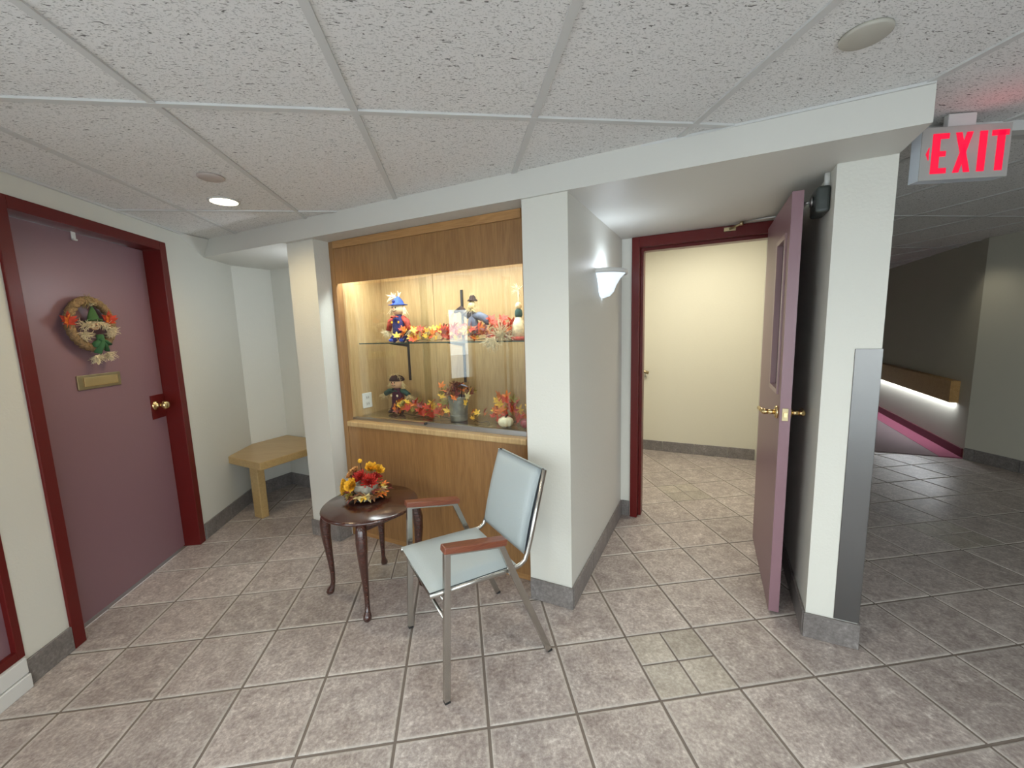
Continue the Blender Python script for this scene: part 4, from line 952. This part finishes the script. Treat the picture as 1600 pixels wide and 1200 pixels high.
# corner guard
mb = MB().st(3.385, 3.648, .788, .80, BH+.01, 3.955); mb.st(3.64, 3.652, .788, 1.06, BH+.01, 3.955)
tag(obj('corner_guard', mb, 'guard', bevel=.0012, seg=1), 'brushed stainless corner guard on the end wall by the hall', 'corner guard')

# ------------------------------------------------------------------ sconce
def sconce(name, label, s, t, z, flip=1):
    d = thing(name, label, 'wall lamp', W(s, t, z), ANG + (-PI/2 if flip > 0 else PI/2)); rr = .42*T   # local +y points off the wall
    a0, a1 = 0, PI
    prof = [(rr*.12, -.41*T), (rr*.34, -.385*T), (rr*.50, -.31*T), (rr*.60, -.20*T), (rr*.76, -.09*T), (rr*.97, 0)]
    mb = MB().lathe(prof, (0, 0, 0), 24, None, 1, 1, a0, a1); mb.lathe([(q*.95, z_+.003) for q, z_ in prof], (0, .002, 0), 24, None, 1, 1, a0, a1); obj('glass_bowl', mb, 'frost', d)
    mb = MB().lathe([(rr*.95, 0), (rr*1.06, -.02*T), (rr*1.08, .035*T), (rr*1.0, .06*T), (rr*.93, .03*T), (rr*.95, 0)], (0, 0, 0), 24, None, 1, 1, a0, a1); obj('rim', mb, 'white', d)
    mb = MB().box((0, .006, -.15*T), (.10, .012, .34*T)); obj('back_plate', mb, 'white', d, bevel=.003)
    return d
sconce('wall_sconce', 'white half bowl wall lamp glowing on the pier side wall', 0, 1.83, 5.24)

# ceiling fittings
def disc(name, label, cat, x, y, rr, mat, z=CZ-.004):
    mb = MB().lathe([(.001, 0), (rr-.004, 0), (rr, .003), (rr, .010), (.001, .010)], (0, 0, -.010), 40); o = obj(name, mb, mat); o.location = P(x, y, z); return tag(o, label, cat, 'round ceiling cover plates')
disc('cover_plate', 'round pinkish cover plate on the ceiling beside the lit downlight', 'ceiling cover', 1.62, 1.45, .055, 'discp', CZ+.012)
disc('cover_plate', 'round beige cover plate on the ceiling above the end wall', 'ceiling cover', 8.12, -1.85, .058, 'disc', CZ+.012)
dl = thing('downlight', 'lit round recessed downlight in the ceiling near the bench niche', 'ceiling light', P(1.23, 2.52, CZ))
obj('lens', MB().lathe([(.001, 0), (.066, 0), (.066, .004), (.001, .004)], (0, 0, -.0035), 36), 'warmlamp', dl); obj('trim_ring', MB().lathe([(.066, -.001), (.078, .001), (.078, .005), (.066, .005)], (0, 0, 0), 36), 'tee', dl)

# ------------------------------------------------------------------ exit sign
Q = Vector((9.976, -.849)); Pp = Vector((10.836, -1.043)); ex = (Pp-Q).normalized(); EX = thing('exit_sign', 'red lit EXIT sign hanging from the ceiling by the end wall', 'exit sign', P(Q.x, Q.y, 5.8), math.atan2(ex.y, ex.x))
EW, EH, ED = (Pp-Q).length*T, .545*T, .13*T
obj('sign_face', MB().box((EW/2, .002, EH/2), (EW, .004, EH)), 'exitface', EX, bevel=.0008, seg=1)
obj('housing', MB().box((EW/2, .004+ED/2, EH/2), (EW*.995, ED, EH*.99)), 'exitside', EX, bevel=.002)
obj('canopy', MB().box((EW*.5, ED*.75, EH+(.155*T)/2), (EW*.32, ED*.5, .155*T)), 'tee', EX, bevel=.003)
def letters(boxes, polys, name='letter'):
    mb = MB()
    for x0, x1, z0, z1 in boxes: mb.box(((x0+x1)/2, -.001, (z0+z1)/2), (x1-x0, .004, z1-z0))
    for p in polys: mb.plate(p, -.003, .001)
    obj(name, mb, 'exitred', EX, label='glowing red letter')
U = EH; b0, b1, sw = .12*U, .87*U, .10*U; WH = EW
def X(f): return f*WH
letters([(X(.12), X(.12)+sw*1.35, b0, b1), (X(.12)+sw, X(.30), b1-sw, b1), (X(.12)+sw, X(.275), .44*U, .44*U+sw), (X(.12)+sw, X(.295), b0, b0+sw)], [])
x0, x1 = X(.375), X(.565); s2 = sw*1.05
letters([], [[(x0, b0), (x0+s2, b0), (x1, b1), (x1-s2, b1)], [(x1-s2, b0), (x1, b0), (x0+s2, b1), (x0, b1)]])
letters([(X(.645), X(.645)+sw*1.3, b0, b1)], [])
letters([(X(.78), X(.965), b1-sw, b1), (X(.845), X(.845)+sw*1.3, b0, b1)], [])
mb = MB().plate([(X(.055), .50*U), (X(.085), .38*U), (X(.085), .62*U)], -.003, .001); obj('arrow', mb, 'exitred', EX, label='red arrow pointing left')
point('exit glow', P(10.5, -1.15, 6.2), .07, (1, .05, .10), .04)
# header strip where the ceiling darkens
mb = MB().prism([P(10.02, -.50, 0).xy, P(20, -2.6, 0).xy, P(20, -2.45, 0).xy, P(10.06, -.36, 0).xy], (CZ-.10)*T, (CZ+.01)*T)
struct('trim_3', mb, 'tee', 'thin ceiling trim strip above the exit sign')

# ------------------------------------------------------------------ hall rail and stair handrail
hs = hc[0]
RT = 11.95
hr_ = thing('wall_rail', 'brown wooden wall rail with a light glowing underneath in the hall', 'handrail', W(hs, 16, 1.6))
obj('front_board', MB().st(hs-.22, hs-.17, RT, 21.8, 1.62, 2.31), 'rail', hr_, True, bevel=.003)
obj('top_board', MB().st(hs-.17, hs, RT, 21.8, 2.26, 2.31), 'rail', hr_, True)
obj('end_board', MB().st(hs-.17, hs, RT, RT+.05, 1.62, 2.26), 'rail', hr_, True)
obj('light_tube', MB().tube([W(hs-.09, 12.1, 1.70), W(hs-.09, 21.5, 1.70)], .012, 8), 'railtube', hr_, True, label='lit tube under the rail')
sh = thing('stair_handrail', 'cream metal handrail end on the stairwell wall beside the red frame', 'handrail', W(-.5, 8.8, 2.9))
obj('rail', MB().tube([W(-2.5, 8.8, 3.75), W(-.30, 8.8, 2.76), W(-.17, 8.8, 2.72)], .018, 12), 'brassd', sh, True)
for s_ in (-.28, -1.8): obj('bracket', MB().tube([W(s_, 8.8, 2.75+(-.28-s_)*.45), W(s_, 8.82, 2.60+(-.28-s_)*.45), W(s_, 8.95, 2.56+(-.28-s_)*.45)], .007, 8), 'steel', sh, True)

# ------------------------------------------------------------------ outside, seen only through and mirrored in glass
tag(obj('pavement', MB().ax(-60, -1.4, -60, 40, -.5, -.06), 'asphalt'), 'pale pavement outside the windows', 'pavement')
tag(obj('pavement', MB().ax(-1.4, 40, -60, -9.7, -.5, -.06), 'asphalt'), 'pale pavement behind the building', 'pavement')
car = thing('car', 'blue parked car outside, mirrored in the display case glass', 'car', P(-14, 5.0, 0), rad(60))
prof = [(-2.1, .35), (-2.15, .75), (-1.9, .95), (-1.1, 1.02), (-.5, 1.45), (.7, 1.48), (1.4, 1.05), (2.0, .9), (2.1, .6), (2.05, .35)]
obj('body', MB().plate(prof, -.85, .85), 'carblue', car, bevel=.06, seg=3)
obj('side_windows', MB().plate([(-.95, 1.03), (-.45, 1.38), (.62, 1.40), (1.15, 1.06)], -.87, .87), 'doorglass', car, bevel=.01)
for x in (-1.35, 1.35):
    for y in (-.80, .80): obj('wheel', MB().tube([(x, y-.1, .32), (x, y+.1, .32)], .33, 24), 'rubber', car); obj('hubcap', MB().tube([(x, y+math.copysign(.1, y), .32), (x, y+math.copysign(.12, y), .32)], .2, 16), 'steel', car)
